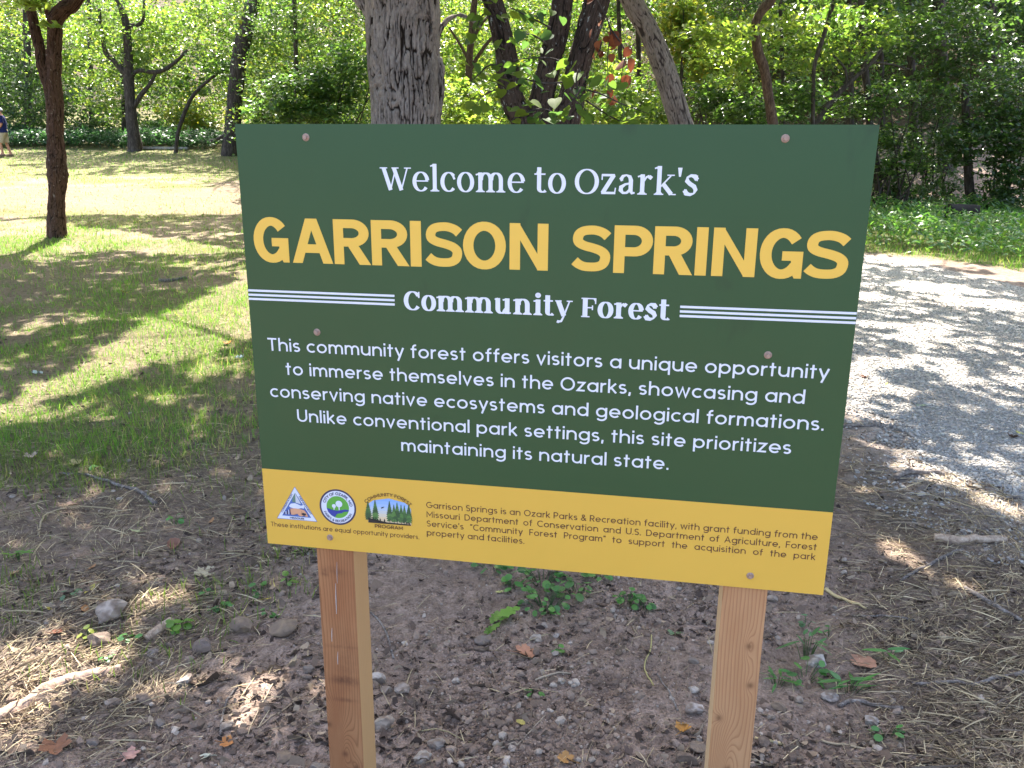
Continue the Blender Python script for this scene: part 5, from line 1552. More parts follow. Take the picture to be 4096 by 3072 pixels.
STONES = [
    (240, 1334, 70, (.55, .49, .45), "angular stone with a bright white top, largest among the straw"),
    (214, 1385, 55, BRN, "rounded brown stone under the yellow-green sprout"),
    (441, 1398, 52, (.24, .20, .19), "lumpy grey-brown stone, biggest on the dug soil"),
    (333, 1415, 31, GRY, "small round grey stone above the sunlit straw"),
    (521, 1353, 60, TAN, "long low brown stone lying beside its tan twin"),
    (611, 1356, 62, TAN, "long tan stone closest to the stained post"),
    (400, 1472, 36, WHT, "white pitted stone under a dry stalk"),
    (246, 1512, 38, PALE, "cream stone touching the end of the buried root"),
    (311, 1508, 42, BRN, "dome-shaped brown stone beside the cream one"),
    (200, 1596, 31, GRY, "smooth grey stone alone near the big brown leaf"),
    (494, 1576, 30, PALE, "pale stone at the foot of the dark bent twig"),
    (338, 1530, 30, BRN, "flat brown stone in the row below the dome-shaped one"),
    (345, 1556, 30, GRY, "grey stone in the pebbly row above the pink leaf"),
    (289, 1592, 29, BRN, "dull brown stone at the start of the pebbly row"),
    (428, 1566, 32, BRN, "half-buried flat brown stone on the bare soil patch"),
    (667, 1446, 27, GRY, "small grey stone in front of the stained post"),
    (690, 1655, 40, GRY, "grey stone at the picture's bottom beside the stained post"),
    (613, 1634, 34, TAN, "tan flat stone near the pale fallen leaf at the bottom"),
    (815, 1463, 36, WHT, "white angular stone against the stained post's paler side"),
    (834, 1486, 28, PALE, "grey-white chip just below the white angular stone"),
    (871, 1485, 36, (.46, .41, .38), "pale wedge-shaped stone in the stony patch by the stained post"),
    (985, 1462, 22, WHT, "upright white chip in the middle of the soil"),
    (933, 1484, 30, BRN, "flat-topped brown stone in the stony patch"),
    (893, 1508, 28, BRN, "brown stone under the pale wedge"),
    (1042, 1378, 40, GRY, "grey boulder-like stone below the lobed seedling"),
    (1158, 1376, 36, (.50, .46, .42), "rough whitish stone above the frilly orange leaf"),
    (1038, 1398, 26, BRN, "smooth brown pebble under the boulder-like grey stone"),
    (828, 1565, 46, PALE, "broad pale stone beside the stained post's foot"),
    (940, 1603, 38, (.36, .33, .31), "dark stone with a white face below the stony patch"),
    (1081, 1558, 30, BRN, "brown stone left over in the open soil between the posts"),
    (914, 1630, 40, (.48, .45, .42), "white-streaked stone close to the bottom edge by the stained post"),
    (1017, 1610, 30, BRN, "dark brown stone on the bottom soil between the posts"),
    (1499, 1488, 28, WHT, "white stone above the speckled one by the pale post"),
    (1500, 1533, 42, (.58, .54, .53), "white stone with dark specks next to the pale post"),
    (1487, 1632, 48, BRN, "big dark brown stone at the pale post's foot"),
    (1508, 1610, 36, TAN, "brown and white stone behind the big dark one"),
    (1497, 1428, 26, GRY, "greyish stone half sunk left of the pale post's middle"),
    (1202, 1369, 18, WHT, "tiny bright white stone near the leafy weeds"),
    (1213, 1473, 20, WHT, "tiny white stone on the plain soil"),
    (1764, 1421, 46, (.66, .63, .61), "bright white stone among lance-leaved weeds"),
    (1792, 1498, 36, (.45, .42, .41), "grey-white stone below the lance-leaved weeds"),
    (1727, 1511, 26, PALE, "blunt pale stone between pale post and grey-white stone"),
    (1683, 1522, 32, TAN, "tan stone right beside the pale post"),
    (1666, 1544, 18, PALE, "small cream stone touching the pale post"),
    (1882, 1552, 36, (.46, .43, .41), "upright pale stone beside the small green seedling"),
    (1654, 1603, 34, BRN, "low brown stone at the pale post's outer foot"),
    (1720, 1308, 20, TAN, "small tan stone under the sign's yellow corner"),
    (1668, 1288, 24, PALE, "pale chip lying under the yellow band by the pale post"),
]
for i_, (a_, b_, w_, c_, l_) in enumerate(STONES):
    stone(a_, b_, w_, c_, l_, 400 + i_)

# ------------------------------------------------------------------ fallen leaves
def leaf_outline(kind):
    if kind == 'maple':
        th = np.linspace(0, 2 * math.pi, 41)[:-1]
        r = .62 + .26 * np.abs(np.cos(2.5 * th)) ** .8 + .06 * np.cos(15 * th) - .35 * np.exp(-((th - math.pi) / .35) ** 2)
        return np.stack([r * np.cos(th), r * np.sin(th) * 1.05], 1)
    if kind == 'round':
        th = np.linspace(0, 2 * math.pi, 33)[:-1]
        r = .85 + .05 * np.cos(9 * th) + .12 * np.cos(th)
        return np.stack([r * np.cos(th) * 1.0, r * np.sin(th) * .8], 1)
    if kind == 'lobed':
        s = np.linspace(0, 1, 16)
        w = .42 * np.sin(math.pi * s ** .8) ** .8 * (1 + .35 * np.cos(s * 22)) + .015
    else:
        s = np.linspace(0, 1, 16)
        w = .36 * np.sin(math.pi * s ** .85) ** .9 + .01
    return np.vstack([np.stack([s * 2 - 1, w * 1.0], 1), np.stack([s * 2 - 1, -w], 1)[::-1][1:-1]])

def leaf_sheet(kind, curl, seed, crumple=.12):
    o = leaf_outline(kind); n = len(o)
    rings = [1.0, .72, .42, .15]
    V = np.vstack([o * r for r in rings] + [[[0, 0]]])
    z = curl * (V[:, 0] ** 2 * .35 + V[:, 1] ** 2 * .6) + .10 * np.abs(V[:, 1]) + crumple * (vn(V[:, 0] * 3 + seed, V[:, 1] * 3, seed) - .5) * 2 * np.hypot(V[:, 0], V[:, 1])
    V = np.column_stack([V, z])
    i = np.arange(n); j = (i + 1) % n
    F4 = np.vstack([np.stack([k * n + i, k * n + j, (k + 1) * n + j, (k + 1) * n + i], -1) for k in range(3)])
    F3 = np.stack([3 * n + i, 3 * n + j, np.full(n, 4 * n)], -1)
    return V, [F4, F3]

FALLEN = tint_mat("fallen_leaf", .75, .25, 60, .35, .3, .002)
def fallen(px, py, wpx, kind, col, label, seed, curl=.5, yaw=None, tilt=.15, name="fallen_leaf", crumple=.16, grp="fallen leaves on the soil"):
    x, y = at(px, py)
    D = math.hypot(y, HC)
    r = pxm(wpx, D) / 2
    rng = np.random.default_rng(seed)
    V, F = leaf_sheet(kind, curl, seed, crumple)
    R = rots(rng.uniform(0, 6.28) if yaw is None else yaw, rng.normal(0, tilt), rng.normal(0, tilt))
    V = (V * r) @ R.T
    c = np.array(col)
    k = vn(V[:, 0] / r * 3 + seed, V[:, 1] / r * 3, seed)
    T = c * (.75 + .5 * k[:, None])
    P = V - [0, 0, V[:, 2].min()]
    st = np.array([[-.5 * r, 0, 0], [-1.2 * r, .08 * r, .05 * r], [-1.55 * r, .2 * r, .02 * r]]) @ R.T
    st[:, 2] = np.maximum(st[:, 2] - V[:, 2].min(), .003)
    o = np_mesh(name, P, F, FALLEN, T, True)
    o.location = (x, y, gz(x, y) + .006)
    tag(o, label, "leaf", grp)
    if wpx > 22 and kind != 'strip':
        Vs, Fs = tube(st, [.0014, .0011, .001], 5, 0, step=3)
        so_ = np_mesh("leaf_stalk", Vs, Fs, FALLEN, np.tile(c * .7, (len(Vs), 1)), True, o)
LEAVES = [
    (165, 1001, 32, 'maple', (.46, .36, .17), "pale yellow-tan curled leaf lying at the grass edge", .9),
    (67, 988, 30, 'maple', (.40, .30, .24), "pale pinkish-brown leaf at the sunlit grass edge", .7),
    (376, 1183, 36, 'round', (.24, .115, .075), "crumpled rust-brown leaf standing up in the straw", 1.3),
    (445, 1236, 54, 'maple', (.50, .42, .27), "big pale tan leaf lying flat near the sign's lower corner", .25),
    (200, 1228, 24, 'oval', (.36, .19, .09), "orange-brown curled leaf in the thin straw", 1.0),
    (30, 1241, 24, 'round', (.40, .24, .13), "orange-tan leaf at the picture's edge in the straw", .9),
    (190, 1041, 22, 'oval', (.26, .12, .08), "reddish curled leaf above the grey stick", 1.2),
    (157, 1085, 24, 'round', (.20, .13, .10), "dull brown leaf flattened into the dark soil", .3),
    (292, 1152, 26, 'oval', (.45, .43, .22), "pale yellow-green oval leaf above the rust-brown one", .5),
    (457, 1131, 20, 'oval', (.42, .22, .10), "small orange leaf on edge in the straw", 1.4),
    (595, 1192, 24, 'oval', (.46, .40, .22), "narrow tan-yellow leaf below the sign's lower corner", .6),
    (195, 1283, 34, 'oval', (.42, .34, .08), "yellow spotted leaf above the white-topped stone", .4),
    (138, 1168, 26, 'maple', (.24, .18, .12), "brown leaf with ragged edge in the grassy straw", .8),
    (121, 1619, 62, 'maple', (.24, .105, .055), "big brown maple leaf in the bottom corner", .3),
    (281, 1636, 44, 'maple', (.42, .23, .18), "pink star-shaped maple leaf at the bottom", .25),
    (490, 1613, 30, 'maple', (.46, .19, .06), "bright orange leaf at the end of the dark twig", .6),
    (187, 1331, 20, 'round', (.34, .16, .06), "small rust leaf beside the white-topped stone", 1.0),
    (124, 1383, 28, 'maple', (.22, .085, .05), "dark red-brown leaf at the edge of the sunlit straw", .6),
    (147, 1321, 26, 'round', (.44, .36, .26), "pale leaf beside the small rust leaf", .4),
    (575, 1298, 26, 'oval', (.50, .40, .08), "bright yellow pointed leaf among little green plants", .5),
    (108, 1321, 18, 'oval', (.46, .35, .05), "little yellow leaf in the mown straw", .7),
    (435, 1643, 40, 'oval', (.48, .46, .34), "whitish pale leaf touching the bottom edge", .5),
    (634, 1430, 26, 'oval', (.40, .30, .18), "curled tan leaf near the sunlit soil spot", 1.1),
    (1135, 1406, 50, 'maple', (.46, .22, .13), "frilly salmon-orange leaf on the soil between the posts", .35),
    (1080, 1280, 20, 'oval', (.48, .44, .16), "small yellow leaf under the yellow band", .5),
    (1126, 1563, 22, 'round', (.40, .32, .09), "curled yellow leaf on the soil below the twig", 1.1),
    (1222, 1645, 38, 'maple', (.40, .21, .07), "orange-tan star-shaped leaf cut by the bottom edge", .7),
    (1474, 1582, 36, 'maple', (.46, .22, .05), "orange crumpled leaf beside the pale post's foot", 1.3),
    (1302, 1302, 30, 'oval', (.13, .085, .06), "dark brown curled leaf in the leafy weeds", 1.2),
    (1860, 1430, 60, 'round', (.36, .185, .115), "big salmon-brown leaf beside the bright white stone", .35),
    (2186, 948, 26, 'maple', (.12, .075, .055), "dark brown leaf lying on the grey gravel", 1.0),
    (2203, 938, 18, 'oval', (.50, .45, .12), "yellow leaf on the gravel at the picture's edge", .4),
    (1868, 817, 18, 'maple', (.20, .09, .05), "brown leaf on the gravel beside the sign's edge", 1.2),
    (1914, 831, 12, 'oval', (.50, .36, .06), "tiny golden leaf on the gravel", .5),
    (1990, 878, 22, 'oval', (.36, .42, .26), "pale green leaf lying on the shaded gravel", .4),
    (490, 744, 20, 'maple', (.55, .22, .05), "bright orange leaf lit by the sun on the lawn", .8),
    (272, 637, 20, 'maple', (.40, .34, .06), "yellow standing leaf on the shaded lawn", 1.0),
]
for i_, (a_, b_, w_, k_, c_, l_, cu_) in enumerate(LEAVES):
    fallen(a_, b_, w_, k_, c_, l_, 600 + i_, cu_)
for (a_, b_, w_, l_, s_) in ((515, 775, 24, "crumpled white paper scrap on the lawn beside the sign", 690), (79, 804, 26, "thin pale scrap of plastic in the lit grass", 691)):
    x_, y_ = at(a_, b_)
    V_, F_ = leaf_sheet('round', .8, s_, .55)
    V_ = V_ * pxm(w_, y_) / 2; V_[:, 2] -= V_[:, 2].min()
    o_ = np_mesh("litter_scrap", V_, F_, FALLEN, np.tile((.70, .73, .78) if s_ == 690 else (.5, .56, .52), (len(V_), 1)), True)
    o_.location = (x_, y_, gz(x_, y_) + .01)
    tag(o_, l_, "litter")

# ------------------------------------------------------------------ sticks and logs
STICK = bark_mat("dead_stick", (.05, .04, .034), (.15, .125, .11), (.30, .27, .24), 60, 60, .6, .003)
PALEWOOD = bark_mat("weathered_wood", (.16, .11, .08), (.34, .25, .18), (.50, .40, .31), 40, 40, .8, .006)
ROOTWOOD = bark_mat("barkless_root", (.15, .10, .075), (.29, .20, .15), (.42, .31, .24), 26, 26, 1.0, .01)
STALK = tint_mat("dry_stalk", .7, .25, 150, .35, .2, .001)
def stick(pts, w0, w1, label, name="stick", mat=None, lift=.6, col=None, sides=8, bump=.12, cat="stick", fork=None, flat=1.0):
    P = []
    for a, b in pts:
        x, y = at(a, b)
        P.append([x, y, 0])
    D = math.hypot(P[0][1], HC)
    r0, r1 = pxm(w0, D) / 2, pxm(w1, D) / 2
    rad = np.linspace(r0, r1, len(P))
    Q, Rr = smooth_path(np.array(P), rad, 7)
    Q[:, 2] = ground_z(Q[:, 0], Q[:, 1]) + Rr * lift + .002
    k = np.ones(5) / 5
    if len(Q) > 8: Q[2:-2, 2] = np.maximum(np.convolve(Q[:, 2], k, 'valid'), Q[2:-2, 2])
    V, F = tube(Q, Rr, sides, bump, len(label), (3, 40), step=1)
    parts = [(V, F)]
    if fork:
        i0, (da, db), fw = fork
        x2, y2 = at(da, db)
        s = Q[int(i0 * (len(Q) - 1))]
        e = np.array([x2, y2, gz(x2, y2) + .012])
        parts.append(tube([s, (s + e) / 2 + [0, 0, .006], e], [pxm(fw, D) / 2, pxm(fw, D) / 2.4, pxm(fw, D) / 4], 6, .1, 3, step=4))
    V, F = merge(parts)
    c = Q.mean(0)
    o = np_mesh(name, V - c, F, mat or STICK, np.tile(col, (len(V), 1)) if col is not None else None, True)
    o.location = c
    tag(o, label, cat, "sticks and stalks on the soil" if cat == "stick" else None)
stick([(123, 1021), (180, 1023), (240, 1043), (300, 1062), (335, 1082)], 3, 10, "long grey stick lying across the straw below the lawn", fork=(.62, (262, 1062), 3))
stick([(82, 1153), (93, 1125), (108, 1108), (170, 1092)], 4, 3, "pale bent straw stalk beside the dull brown leaf", "stalk", STALK, col=(.46, .36, .22))
stick([(-30, 1560), (60, 1515), (130, 1480), (200, 1458), (262, 1446)], 40, 26, "half-buried weathered root catching the sun in the bottom corner", "buried_root", ROOTWOOD, lift=-.25, sides=16, cat="root", bump=.18)
stick([(318, 1385), (345, 1368), (372, 1352)], 18, 22, "short pale wood piece pointing to the small green plant", "wood_piece", PALEWOOD, lift=.3, cat="wood")
stick([(515, 1489), (492, 1512), (484, 1540), (479, 1575), (478, 1594)], 4, 5, "dark bent twig edging the sunlit soil spot")
stick([(598, 1471), (570, 1518), (541, 1576)], 3, 2, "straight dry stalk lying across the sunlit soil spot", "stalk", STALK, col=(.44, .34, .23))
stick([(648, 1506), (600, 1545), (556, 1577)], 3, 2, "long dry stalk below the sunlit soil spot", "stalk", STALK, col=(.42, .31, .2))
stick([(2016, 1172), (2060, 1178), (2110, 1173), (2172, 1168)], 20, 16, "short rotten log with peeling bark on the straw", "small_log", PALEWOOD, sides=18, cat="log", bump=.22)
stick([(1945, 1259), (1990, 1232), (2030, 1212), (2078, 1193)], 6, 9, "straight brown stick with a knobby end below the rotten log")
stick([(2082, 1278), (2130, 1306), (2165, 1328), (2206, 1346)], 11, 9, "thick dark stick slanting toward the picture's edge", fork=(.5, (2148, 1300), 4))
stick([(1970, 1471), (2040, 1479), (2100, 1479), (2160, 1470), (2230, 1460)], 6, 10, "long smooth dark stick running out of the picture")
stick([(1812, 1518), (1840, 1511), (1870, 1515), (1910, 1523), (1950, 1527)], 8, 7, "crooked grey stick under the lance-leaved weeds")
stick([(1783, 1272), (1825, 1293), (1871, 1314)], 8, 4, "thick yellow straw stalk beside the sign's yellow corner", "stalk", STALK, col=(.52, .40, .2))
stick([(1841, 1322), (1900, 1332), (1975, 1344)], 4, 5, "thin dark stick lying over the sunny straw spot")
stick([(1821, 920), (1870, 925), (1930, 923), (1977, 925)], 6, 4, "thin forked stick at the gravel's edge beside the sign", fork=(.5, (1905, 908), 4))
stick([(1932, 1040), (1958, 1030), (1990, 1028), (2018, 1026), (2038, 1031)], 13, 9, "arched grey root-like stick between straw and gravel", lift=1.1)
stick([(2160, 1080), (2195, 1083), (2235, 1085)], 7, 7, "brown stick entering from the side at the gravel's edge")
stick([(1063, 1610), (1110, 1598), (1122, 1596), (1178, 1546)], 4, 2, "forked dry stalk on the soil below the curled yellow leaf", "stalk", STALK, col=(.36, .28, .2))
stick([(1157, 1468), (1200, 1460), (1234, 1455)], 5, 3, "flat dry stem piece in the middle of the soil", "stalk", STALK, col=(.36, .29, .21))
stick([(1407, 1378), (1405, 1405), (1393, 1430), (1398, 1452), (1412, 1476)], 2.5, 3, "curved yellowish stem snaking over the soil near the pale post", "stalk", STALK, col=(.40, .34, .14))
stick([(1412, 1437), (1432, 1475), (1450, 1510), (1464, 1534)], 2, 4, "straight grey twig crossing the curved yellowish stem")
stick([(795, 1325), (830, 1362), (850, 1422)], 3, 4, "thin dark twig beside the stained post's sunny side")
stick([(905, 1572), (960, 1568), (1020, 1590)], 3, 2, "yellowish stalk on the stones by the stained post's foot", "stalk", STALK, col=(.36, .30, .16))
stick([(1775, 1592), (1850, 1610), (1990, 1640)], 5, 4, "pale stalk along the bottom straw by the small seedling", "stalk", STALK, col=(.40, .31, .2))
stick([(1630, 1597), (1660, 1604), (1690, 1609)], 6, 6, "chunky yellow straw piece at the pale post's foot", "stalk", STALK, col=(.56, .43, .22))
stick([(1838, 1496), (1870, 1440), (1862, 1372)], 2, 2, "thin bare stalk rising between weeds and straw", "stalk", STALK, col=(.3, .24, .16))
stick([(2038, 1470), (2062, 1508), (2080, 1524)], 4, 4, "short light straw stub under the long smooth stick", "stalk", STALK, col=(.45, .36, .24))
stick([(345, 608), (380, 604), (405, 601)], 9, 5, "dark stick lying on the shaded lawn")
xl_, yl_ = at(2045, 476); xr_, yr_ = at(2112, 478)
V_, F_ = tube([[xl_, yl_, gz(xl_, yl_) + .16], [(xl_ + xr_) / 2, yl_, gz(xl_, yl_) + .17], [xr_, yr_, gz(xr_, yr_) + .15]], [.17, .165, .15], 18, .08, 4, (2, 6))
tag(np_mesh("cut_log", V_, F_, BARK_GREY, None, True), "weathered log half sunk in the weeds across the gravel lane", "log")

# ------------------------------------------------------------------ little plants
PL_COLS = [(.065, .18, .045), (.08, .20, .05), (.055, .155, .045), (.09, .21, .045)]
def plant(px, py, wpx, n, label, seed, kind='round', cols=PL_COLS, h=.06, leafpx=22, name="leafy_weed", cat="plant"):
    x, y = at(px, py)
    D = math.hypot(y, HC)
    rng = np.random.default_rng(seed)
    root = empty(name, (x, y, gz(x, y)))
    tag(root, label, cat, "green plants sprouting round the sign")
    R0 = pxm(wpx, D) / 2; L = pxm(leafpx, D)
    parts, LV, LF, LT, off = [], [], [], [], 0
    for i in range(n):
        a = rng.uniform(0, 6.28); rr = R0 * math.sqrt(rng.uniform(0.02, 1))
        zt = h * .62 * rng.uniform(.45, 1.1) * (1.15 - .4 * rr / R0)
        tip = np.array([rr * math.cos(a), rr * math.sin(a) * .8, zt])
        gzr = gz(x + tip[0], y + tip[1]) - root.location.z
        tip[2] += max(gzr, -.02)
        st = np.array([rr * .35 * math.cos(a), rr * .3 * math.sin(a), -.01])
        parts.append(tube([st, st * .4 + tip * .6 + [0, 0, zt * .15], tip], [.0016, .0013, .001], 5, 0, step=3))
        V, F = leaf_sheet({'round': 'round', 'lance': 'oval', 'lobed': 'lobed'}[kind], -.25, seed + i, .06)
        s = L * rng.uniform(.55, 1.1) / 2
        V = V * s
        if kind == 'lance': V = V * [1.5, .62, 1]
        if kind == 'lobed': V = V * [1.5, 1.25, 1]
        V = V + [s * .8, 0, 0]
        R = rots(a + rng.normal(0, .4), rng.normal(0, .25), rng.normal(.12 if kind == 'round' else .05, .25))
        V = V @ R.T + tip
        c = np.array(cols[rng.integers(0, len(cols))]) * (1 + rng.normal(0, .12))
        LV.append((V, F)); LT.append(np.tile(np.clip(c, .005, .9), (len(V), 1)))
    V, F = merge(LV)
    np_mesh("leaves", V, F, PLANT, np.vstack(LT), True, root)
    V, F = merge(parts)
    np_mesh("stems", V, F, PLANT, np.tile((.07, .11, .04), (len(V), 1)), True, root)
LIGHT = [(.10, .20, .03), (.12, .22, .035), (.09, .18, .03)]
plant(1172, 1258, 105, 30, "leafy green weed clump spilling below the yellow band", 801, h=.10)
plant(1178, 1305, 110, 34, "broad-leaved weed clump, largest between the posts", 802, h=.09)
plant(1242, 1280, 60, 14, "pale-veined weed between the two big clumps", 803, cols=[(.07, .15, .04), (.09, .17, .05)], h=.08)
plant(1355, 1300, 56, 16, "small leafy weed clump toward the pale post", 804, h=.07)
plant(1292, 1246, 46, 12, "weed sprigs peeking out directly under the yellow band", 805, h=.07)
plant(1105, 1270, 40, 9, "small four-leaved weed at the edge of the dug soil", 806, h=.05)
plant(1060, 1222, 70, 16, "weed runner showing under the panel's lower edge", 807, h=.07)
plant(1390, 1308, 34, 8, "thin weed sprig beside the clump toward the pale post", 808, h=.06)
plant(1072, 1355, 56, 6, "young oak seedling with lobed yellow-green leaves", 809, 'lobed', LIGHT, .10, 36, "oak_seedling", "seedling")
plant(1156, 1495, 26, 4, "two-leaved sprout on the bare soil", 810, h=.03, leafpx=18)
plant(1204, 1404, 24, 4, "tiny dark sprout past the frilly orange leaf", 811, h=.03, leafpx=18)
plant(1740, 1462, 95, 12, "broad-leaved plant below the bright white stone", 812, h=.07, leafpx=28)
plant(1742, 1415, 60, 10, "tall lance-leaved weed beside the bright white stone", 813, 'lance', h=.16, leafpx=34, name="lance_leaved_weed")
plant(1680, 1470, 46, 8, "lance-leaved weed drooping toward the pale post", 814, 'lance', h=.06, leafpx=32, name="lance_leaved_weed")
plant(1835, 1482, 60, 11, "lance-leaved weed above the crooked grey stick", 815, 'lance', h=.07, leafpx=34, name="lance_leaved_weed")
plant(1918, 1420, 52, 4, "lance-leaved shoot reaching over the straw", 816, 'lance', h=.09, leafpx=40, name="lance_leaved_weed")
plant(1918, 1586, 40, 6, "small green seedling in the straw beside the upright pale stone", 817, h=.05, leafpx=26)
plant(378, 1365, 48, 10, "bright leafy plant above the lumpy grey-brown stone", 818, cols=LIGHT, h=.07, leafpx=22)
plant(283, 1387, 34, 8, "low plant at the edge of the sunlit straw", 819, h=.04, leafpx=16)
plant(233, 1427, 26, 6, "small sprout beside the half-buried root", 820, h=.04, leafpx=16)
plant(148, 1296, 34, 7, "silvery-green sprout near the little yellow leaf", 821, cols=[(.10, .17, .09), (.12, .19, .10)], h=.04, leafpx=20)
plant(562, 1276, 30, 6, "sprout next to the bright yellow pointed leaf", 822, h=.05, leafpx=20)
plant(480, 1316, 38, 8, "low plant above the long brown stone", 823, h=.05, leafpx=18)
plant(578, 1320, 26, 5, "weed leaf pair above the long tan stone", 824, h=.04, leafpx=18)
plant(188, 1380, 30, 4, "yellow-green sprout on the rounded brown stone", 825, cols=[(.25, .27, .04), (.2, .25, .04)], h=.07, leafpx=22)
plant(654, 1202, 36, 4, "bright maple sprout beside the stained post's top", 826, 'lobed', LIGHT, .08, 30)
plant(622, 1258, 30, 5, "pale sprout trailing down beside the stained post", 827, cols=LIGHT, h=.05, leafpx=20)
plant(447, 1292, 26, 5, "shaded sprout between straw and bare soil", 828, h=.04, leafpx=16)
plant(375, 1133, 28, 6, "small upright sprout in the straw near the sign's yellow band", 829, h=.07, leafpx=16)
plant(1792, 1373, 30, 4, "small sprout over the straw under the sign's corner", 830, h=.05, leafpx=18)
plant(1740, 1345, 30, 4, "bluish sprout between pale post and sunny straw", 831, cols=[(.08, .16, .08)], h=.05, leafpx=18)
plant(40, 1210, 30, 6, "grassy green sprout at the picture's edge in the straw", 832, 'lance', LIGHT, .06, 26)
plant(1460, 1365, 24, 4, "pale crumpled sprout touching the pale post", 833, cols=[(.14, .2, .1)], h=.04, leafpx=20)
plant(205, 1012, 28, 6, "broad dark leaf plant below the lawn's edge", 834, h=.06, leafpx=22)

# ------------------------------------------------------------------ slab on the far lawn
xs_, ys_ = at(362, 322)
bm = bmesh.new(); bmesh.ops.create_cube(bm, size=1)
for v in bm.verts: v.co = Vector((v.co.x * 1.9, v.co.y * .7, v.co.z * .10 + .03))
bmesh.ops.bevel(bm, geom=bm.edges[:], offset=.02, segments=2, affect='EDGES')
me_ = bpy.data.meshes.new("concrete_slab"); bm.to_mesh(me_); bm.free()
t_ = NT("old_concrete"); n_ = t_.noise(t_.obj(), 12, 5); me_.materials.append(t_.done(t_.principled(t_.ramp(n_, [(.35, (.22, .21, .19)), (.65, (.42, .40, .37))]), .9, .2, t_.bump(n_, .5, .01))))
o_ = bpy.data.objects.new("concrete_slab", me_); C.objects.link(o_); o_.location = (xs_, ys_, gz(xs_, ys_))
tag(o_, "low pale concrete slab on the far lawn by the bent sapling", "slab")

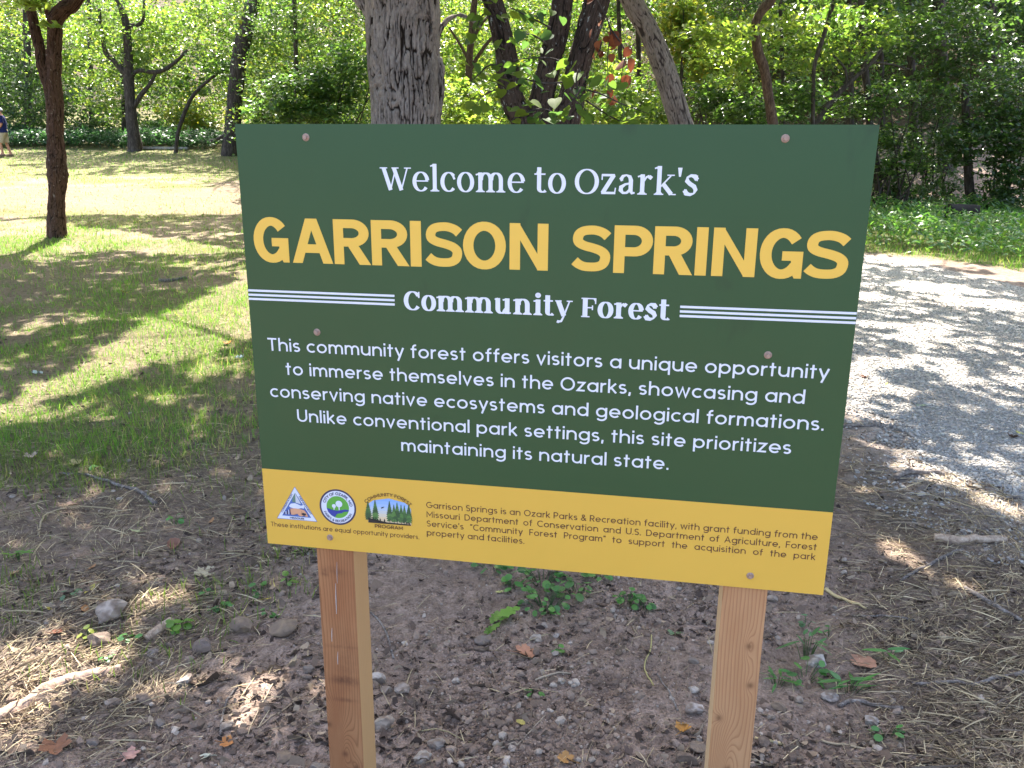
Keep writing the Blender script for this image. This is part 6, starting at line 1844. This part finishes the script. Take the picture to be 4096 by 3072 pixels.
# ------------------------------------------------------------------ the walker at the edge of the lawn
def walker():
    D = 32.0
    c = pix(9, 300, D)
    x, y = c[0], D
    root = empty("person", (x, y, gz(x, y)), math.radians(200))     # local +x is where he faces
    tag(root, "person in white cap, navy shirt and khaki shorts walking out of the picture", "person")
    SKIN = NT("skin"); SKIN = SKIN.done(SKIN.principled((.48, .24, .16), .55, .3))
    def cloth(n, col):
        t = NT(n); o = t.obj(); z = t.noise(o, 40, 3)
        return t.done(t.principled(t.mix(t.math('MULTIPLY', z, .25), col, (.02, .02, .03)), .9, .15, t.bump(z, .3, .005)))
    NAVY, KHAKI, WHITE, SHOE = cloth("navy_cotton", (.012, .018, .085)), cloth("khaki_cotton", (.46, .38, .27)), cloth("white_cotton", (.75, .75, .78)), cloth("tan_shoe", (.22, .15, .10))
    # skeleton: (name: position, radius, parent) in metres, x forward, y left, z up
    J = {}
    order = []
    def j(n, p, r, par=None):
        J[n] = (p, r, par); order.append(n)
    j('pelvis', (0, 0, .95), .125)
    j('waist', (.01, 0, 1.10), .135, 'pelvis'); j('chest', (.0, 0, 1.30), .145, 'waist'); j('collar', (-.01, 0, 1.44), .075, 'chest')
    j('neck', (.01, 0, 1.52), .052, 'collar'); j('skull', (.03, 0, 1.61), .082, 'neck'); j('crown', (.02, 0, 1.69), .078, 'skull')
    j('nose', (.125, 0, 1.60), .014, 'skull'); j('chin', (.075, 0, 1.545), .035, 'skull')
    for s, n in ((1, 'l'), (-1, 'r')):
        j(n + 'ear', (.02, .088 * s, 1.61), .016, 'skull')
        j(n + 'sh', (-.01, .17 * s, 1.41), .062, 'collar')
        f = .04 if s > 0 else -.10
        j(n + 'el', (-.03 + f * .3, .235 * s, 1.14), .044, n + 'sh')
        j(n + 'wr', (.10 + f, .215 * s, .93), .030, n + 'el')
        j(n + 'pm', (.13 + f, .205 * s, .875), .034, n + 'wr')
        for q in range(4):
            b = (.105 + f + q * .020, .200 * s, .835 - .004 * abs(q - 1.5))
            j(n + 'f%da' % q, b, .0095, n + 'pm'); j(n + 'f%db' % q, (b[0] + .008, b[1] - .014 * s, b[2] - .045 + .008 * (q == 3)), .008, n + 'f%da' % q)
        j(n + 'tha', (.165 + f, .190 * s, .875), .011, n + 'pm'); j(n + 'thb', (.182 + f, .178 * s, .845), .009, n + 'tha')
        st = .13 if s > 0 else -.13
        j(n + 'hip', (0, .085 * s, .88), .095, 'pelvis')
        j(n + 'kn', (.05 + st * .6, .095 * s, .50), .058, n + 'hip')
        j(n + 'an', (st * .9 - .02, .10 * s, .09), .037, n + 'kn')
        j(n + 'he', (st * .9 - .05, .10 * s, .04), .034, n + 'an'); j(n + 'toe', (st * .9 + .15, .105 * s, .032), .032, n + 'an')
    idx = {n: i for i, n in enumerate(order)}
    me = bpy.data.meshes.new("body")
    me.from_pydata([J[n][0] for n in order], [(idx[J[n][2]], idx[n]) for n in order if J[n][2]], [])
    o = bpy.data.objects.new("body", me); C.objects.link(o); o.parent = root
    me.materials.append(SKIN)
    md = o.modifiers.new("skin", 'SKIN'); md.use_smooth_shade = True
    for n in order:
        r = J[n][1]; v = me.skin_vertices[0].data[idx[n]]
        v.radius = (r, r); v.use_root = n == 'pelvis'
    ss = o.modifiers.new("sub", 'SUBSURF'); ss.levels = 1; ss.render_levels = 2
    P = lambda n: np.array(J[n][0])
    def loft(rings, sides=20):
        V = []
        for (cx_, cy_, cz_, rx, ry) in rings:
            a = np.linspace(0, 2 * PI, sides, endpoint=False)
            V.append(np.stack([cx_ + rx * np.cos(a), cy_ + ry * np.sin(a), np.full(sides, cz_) + .006 * np.sin(3 * a)], -1))
        n = len(rings); V = np.vstack(V)
        i, q = np.meshgrid(np.arange(n - 1), np.arange(sides), indexing='ij'); q2 = (q + 1) % sides
        return V, [np.stack([i * sides + q, i * sides + q2, (i + 1) * sides + q2, (i + 1) * sides + q], -1).reshape(-1, 4)]
    parts = [loft([(.0, 0, .86, .165, .215), (.01, 0, .95, .165, .215), (.015, 0, 1.10, .165, .20), (.01, 0, 1.25, .16, .215), (0, 0, 1.36, .14, .215), (-.01, 0, 1.43, .105, .17), (-.005, 0, 1.475, .07, .085), (.0, 0, 1.49, .062, .065)])]
    for n in 'lr':
        a, b = P(n + 'sh'), P(n + 'el')
        parts.append(tube([a + (b - a) * -.12, a + (b - a) * .3, a + (b - a) * .85], [.082, .085, .085], 14, .04, 3, cap=False))
    V, F = merge(parts); np_mesh("shirt", V, F, NAVY, None, True, root)
    parts = [loft([(0, 0, .80, .155, .20), (0, 0, .90, .160, .205), (.0, 0, .99, .155, .195)])]
    for n in 'lr':
        a, b = P(n + 'hip'), P(n + 'kn')
        parts.append(tube([a + (b - a) * -.05, a + (b - a) * .5, a + (b - a) * .98], [.118, .115, .110], 16, .05, 4, cap=False))
    V, F = merge(parts); np_mesh("shorts", V, F, KHAKI, None, True, root)
    V, F = ico(3)
    cap_v = V[:, 2] > -.05
    V = V * [.112, .098, .095] + [.02, 0, 1.655]; V[:, 2] = np.maximum(V[:, 2], 1.648)
    a = np.linspace(-1.15, 1.15, 13)
    B = np.vstack([np.stack([.02 + .105 * np.cos(a), .094 * np.sin(a), np.full(13, 1.652)], -1), np.stack([.06 + .165 * np.cos(a * .8), .088 * np.sin(a), 1.640 - .02 * np.sin(a) ** 2], -1)])
    B = np.vstack([B, B + [0, 0, .008]]); i = np.arange(12)
    bf = np.vstack([np.stack([i, i + 1, i + 14, i + 13], -1), np.stack([i + 26, i + 39, i + 40, i + 27], -1), np.stack([i + 13, i + 14, i + 40, i + 39], -1)])
    cap_o = np_mesh("cap", V, F, WHITE, None, True, root)
    np_mesh("brim", B, bf, WHITE, None, True, cap_o)
    for n, s in (('l', 1), ('r', -1)):
        e = P(n + 'an')
        V, F = tube([e + [-.075, 0, -.04], e + [-.02, 0, -.035], e + [.09, .004 * s, -.045], e + [.19, .006 * s, -.062]], [.040, .050, .047, .030], 14, 0)
        V[:, 2] = np.maximum(V[:, 2], .0); np_mesh("shoe", V, F, SHOE, None, True, root)
    w, d = P('lwr'), P('lel') - P('lwr'); d /= np.linalg.norm(d)
    V, F = tube([w + d * .0, w + d * .03], [.038, .038], 14, 0, step=2); np_mesh("watch", V, F, cloth("black_strap", (.015, .015, .018)), None, True, root)
    V, F = ico(2); V = V * [.092, .090, .06] + [-.005, 0, 1.63]; np_mesh("hair", V[:], F, cloth("grey_hair", (.16, .13, .11)), None, True, root)
walker()
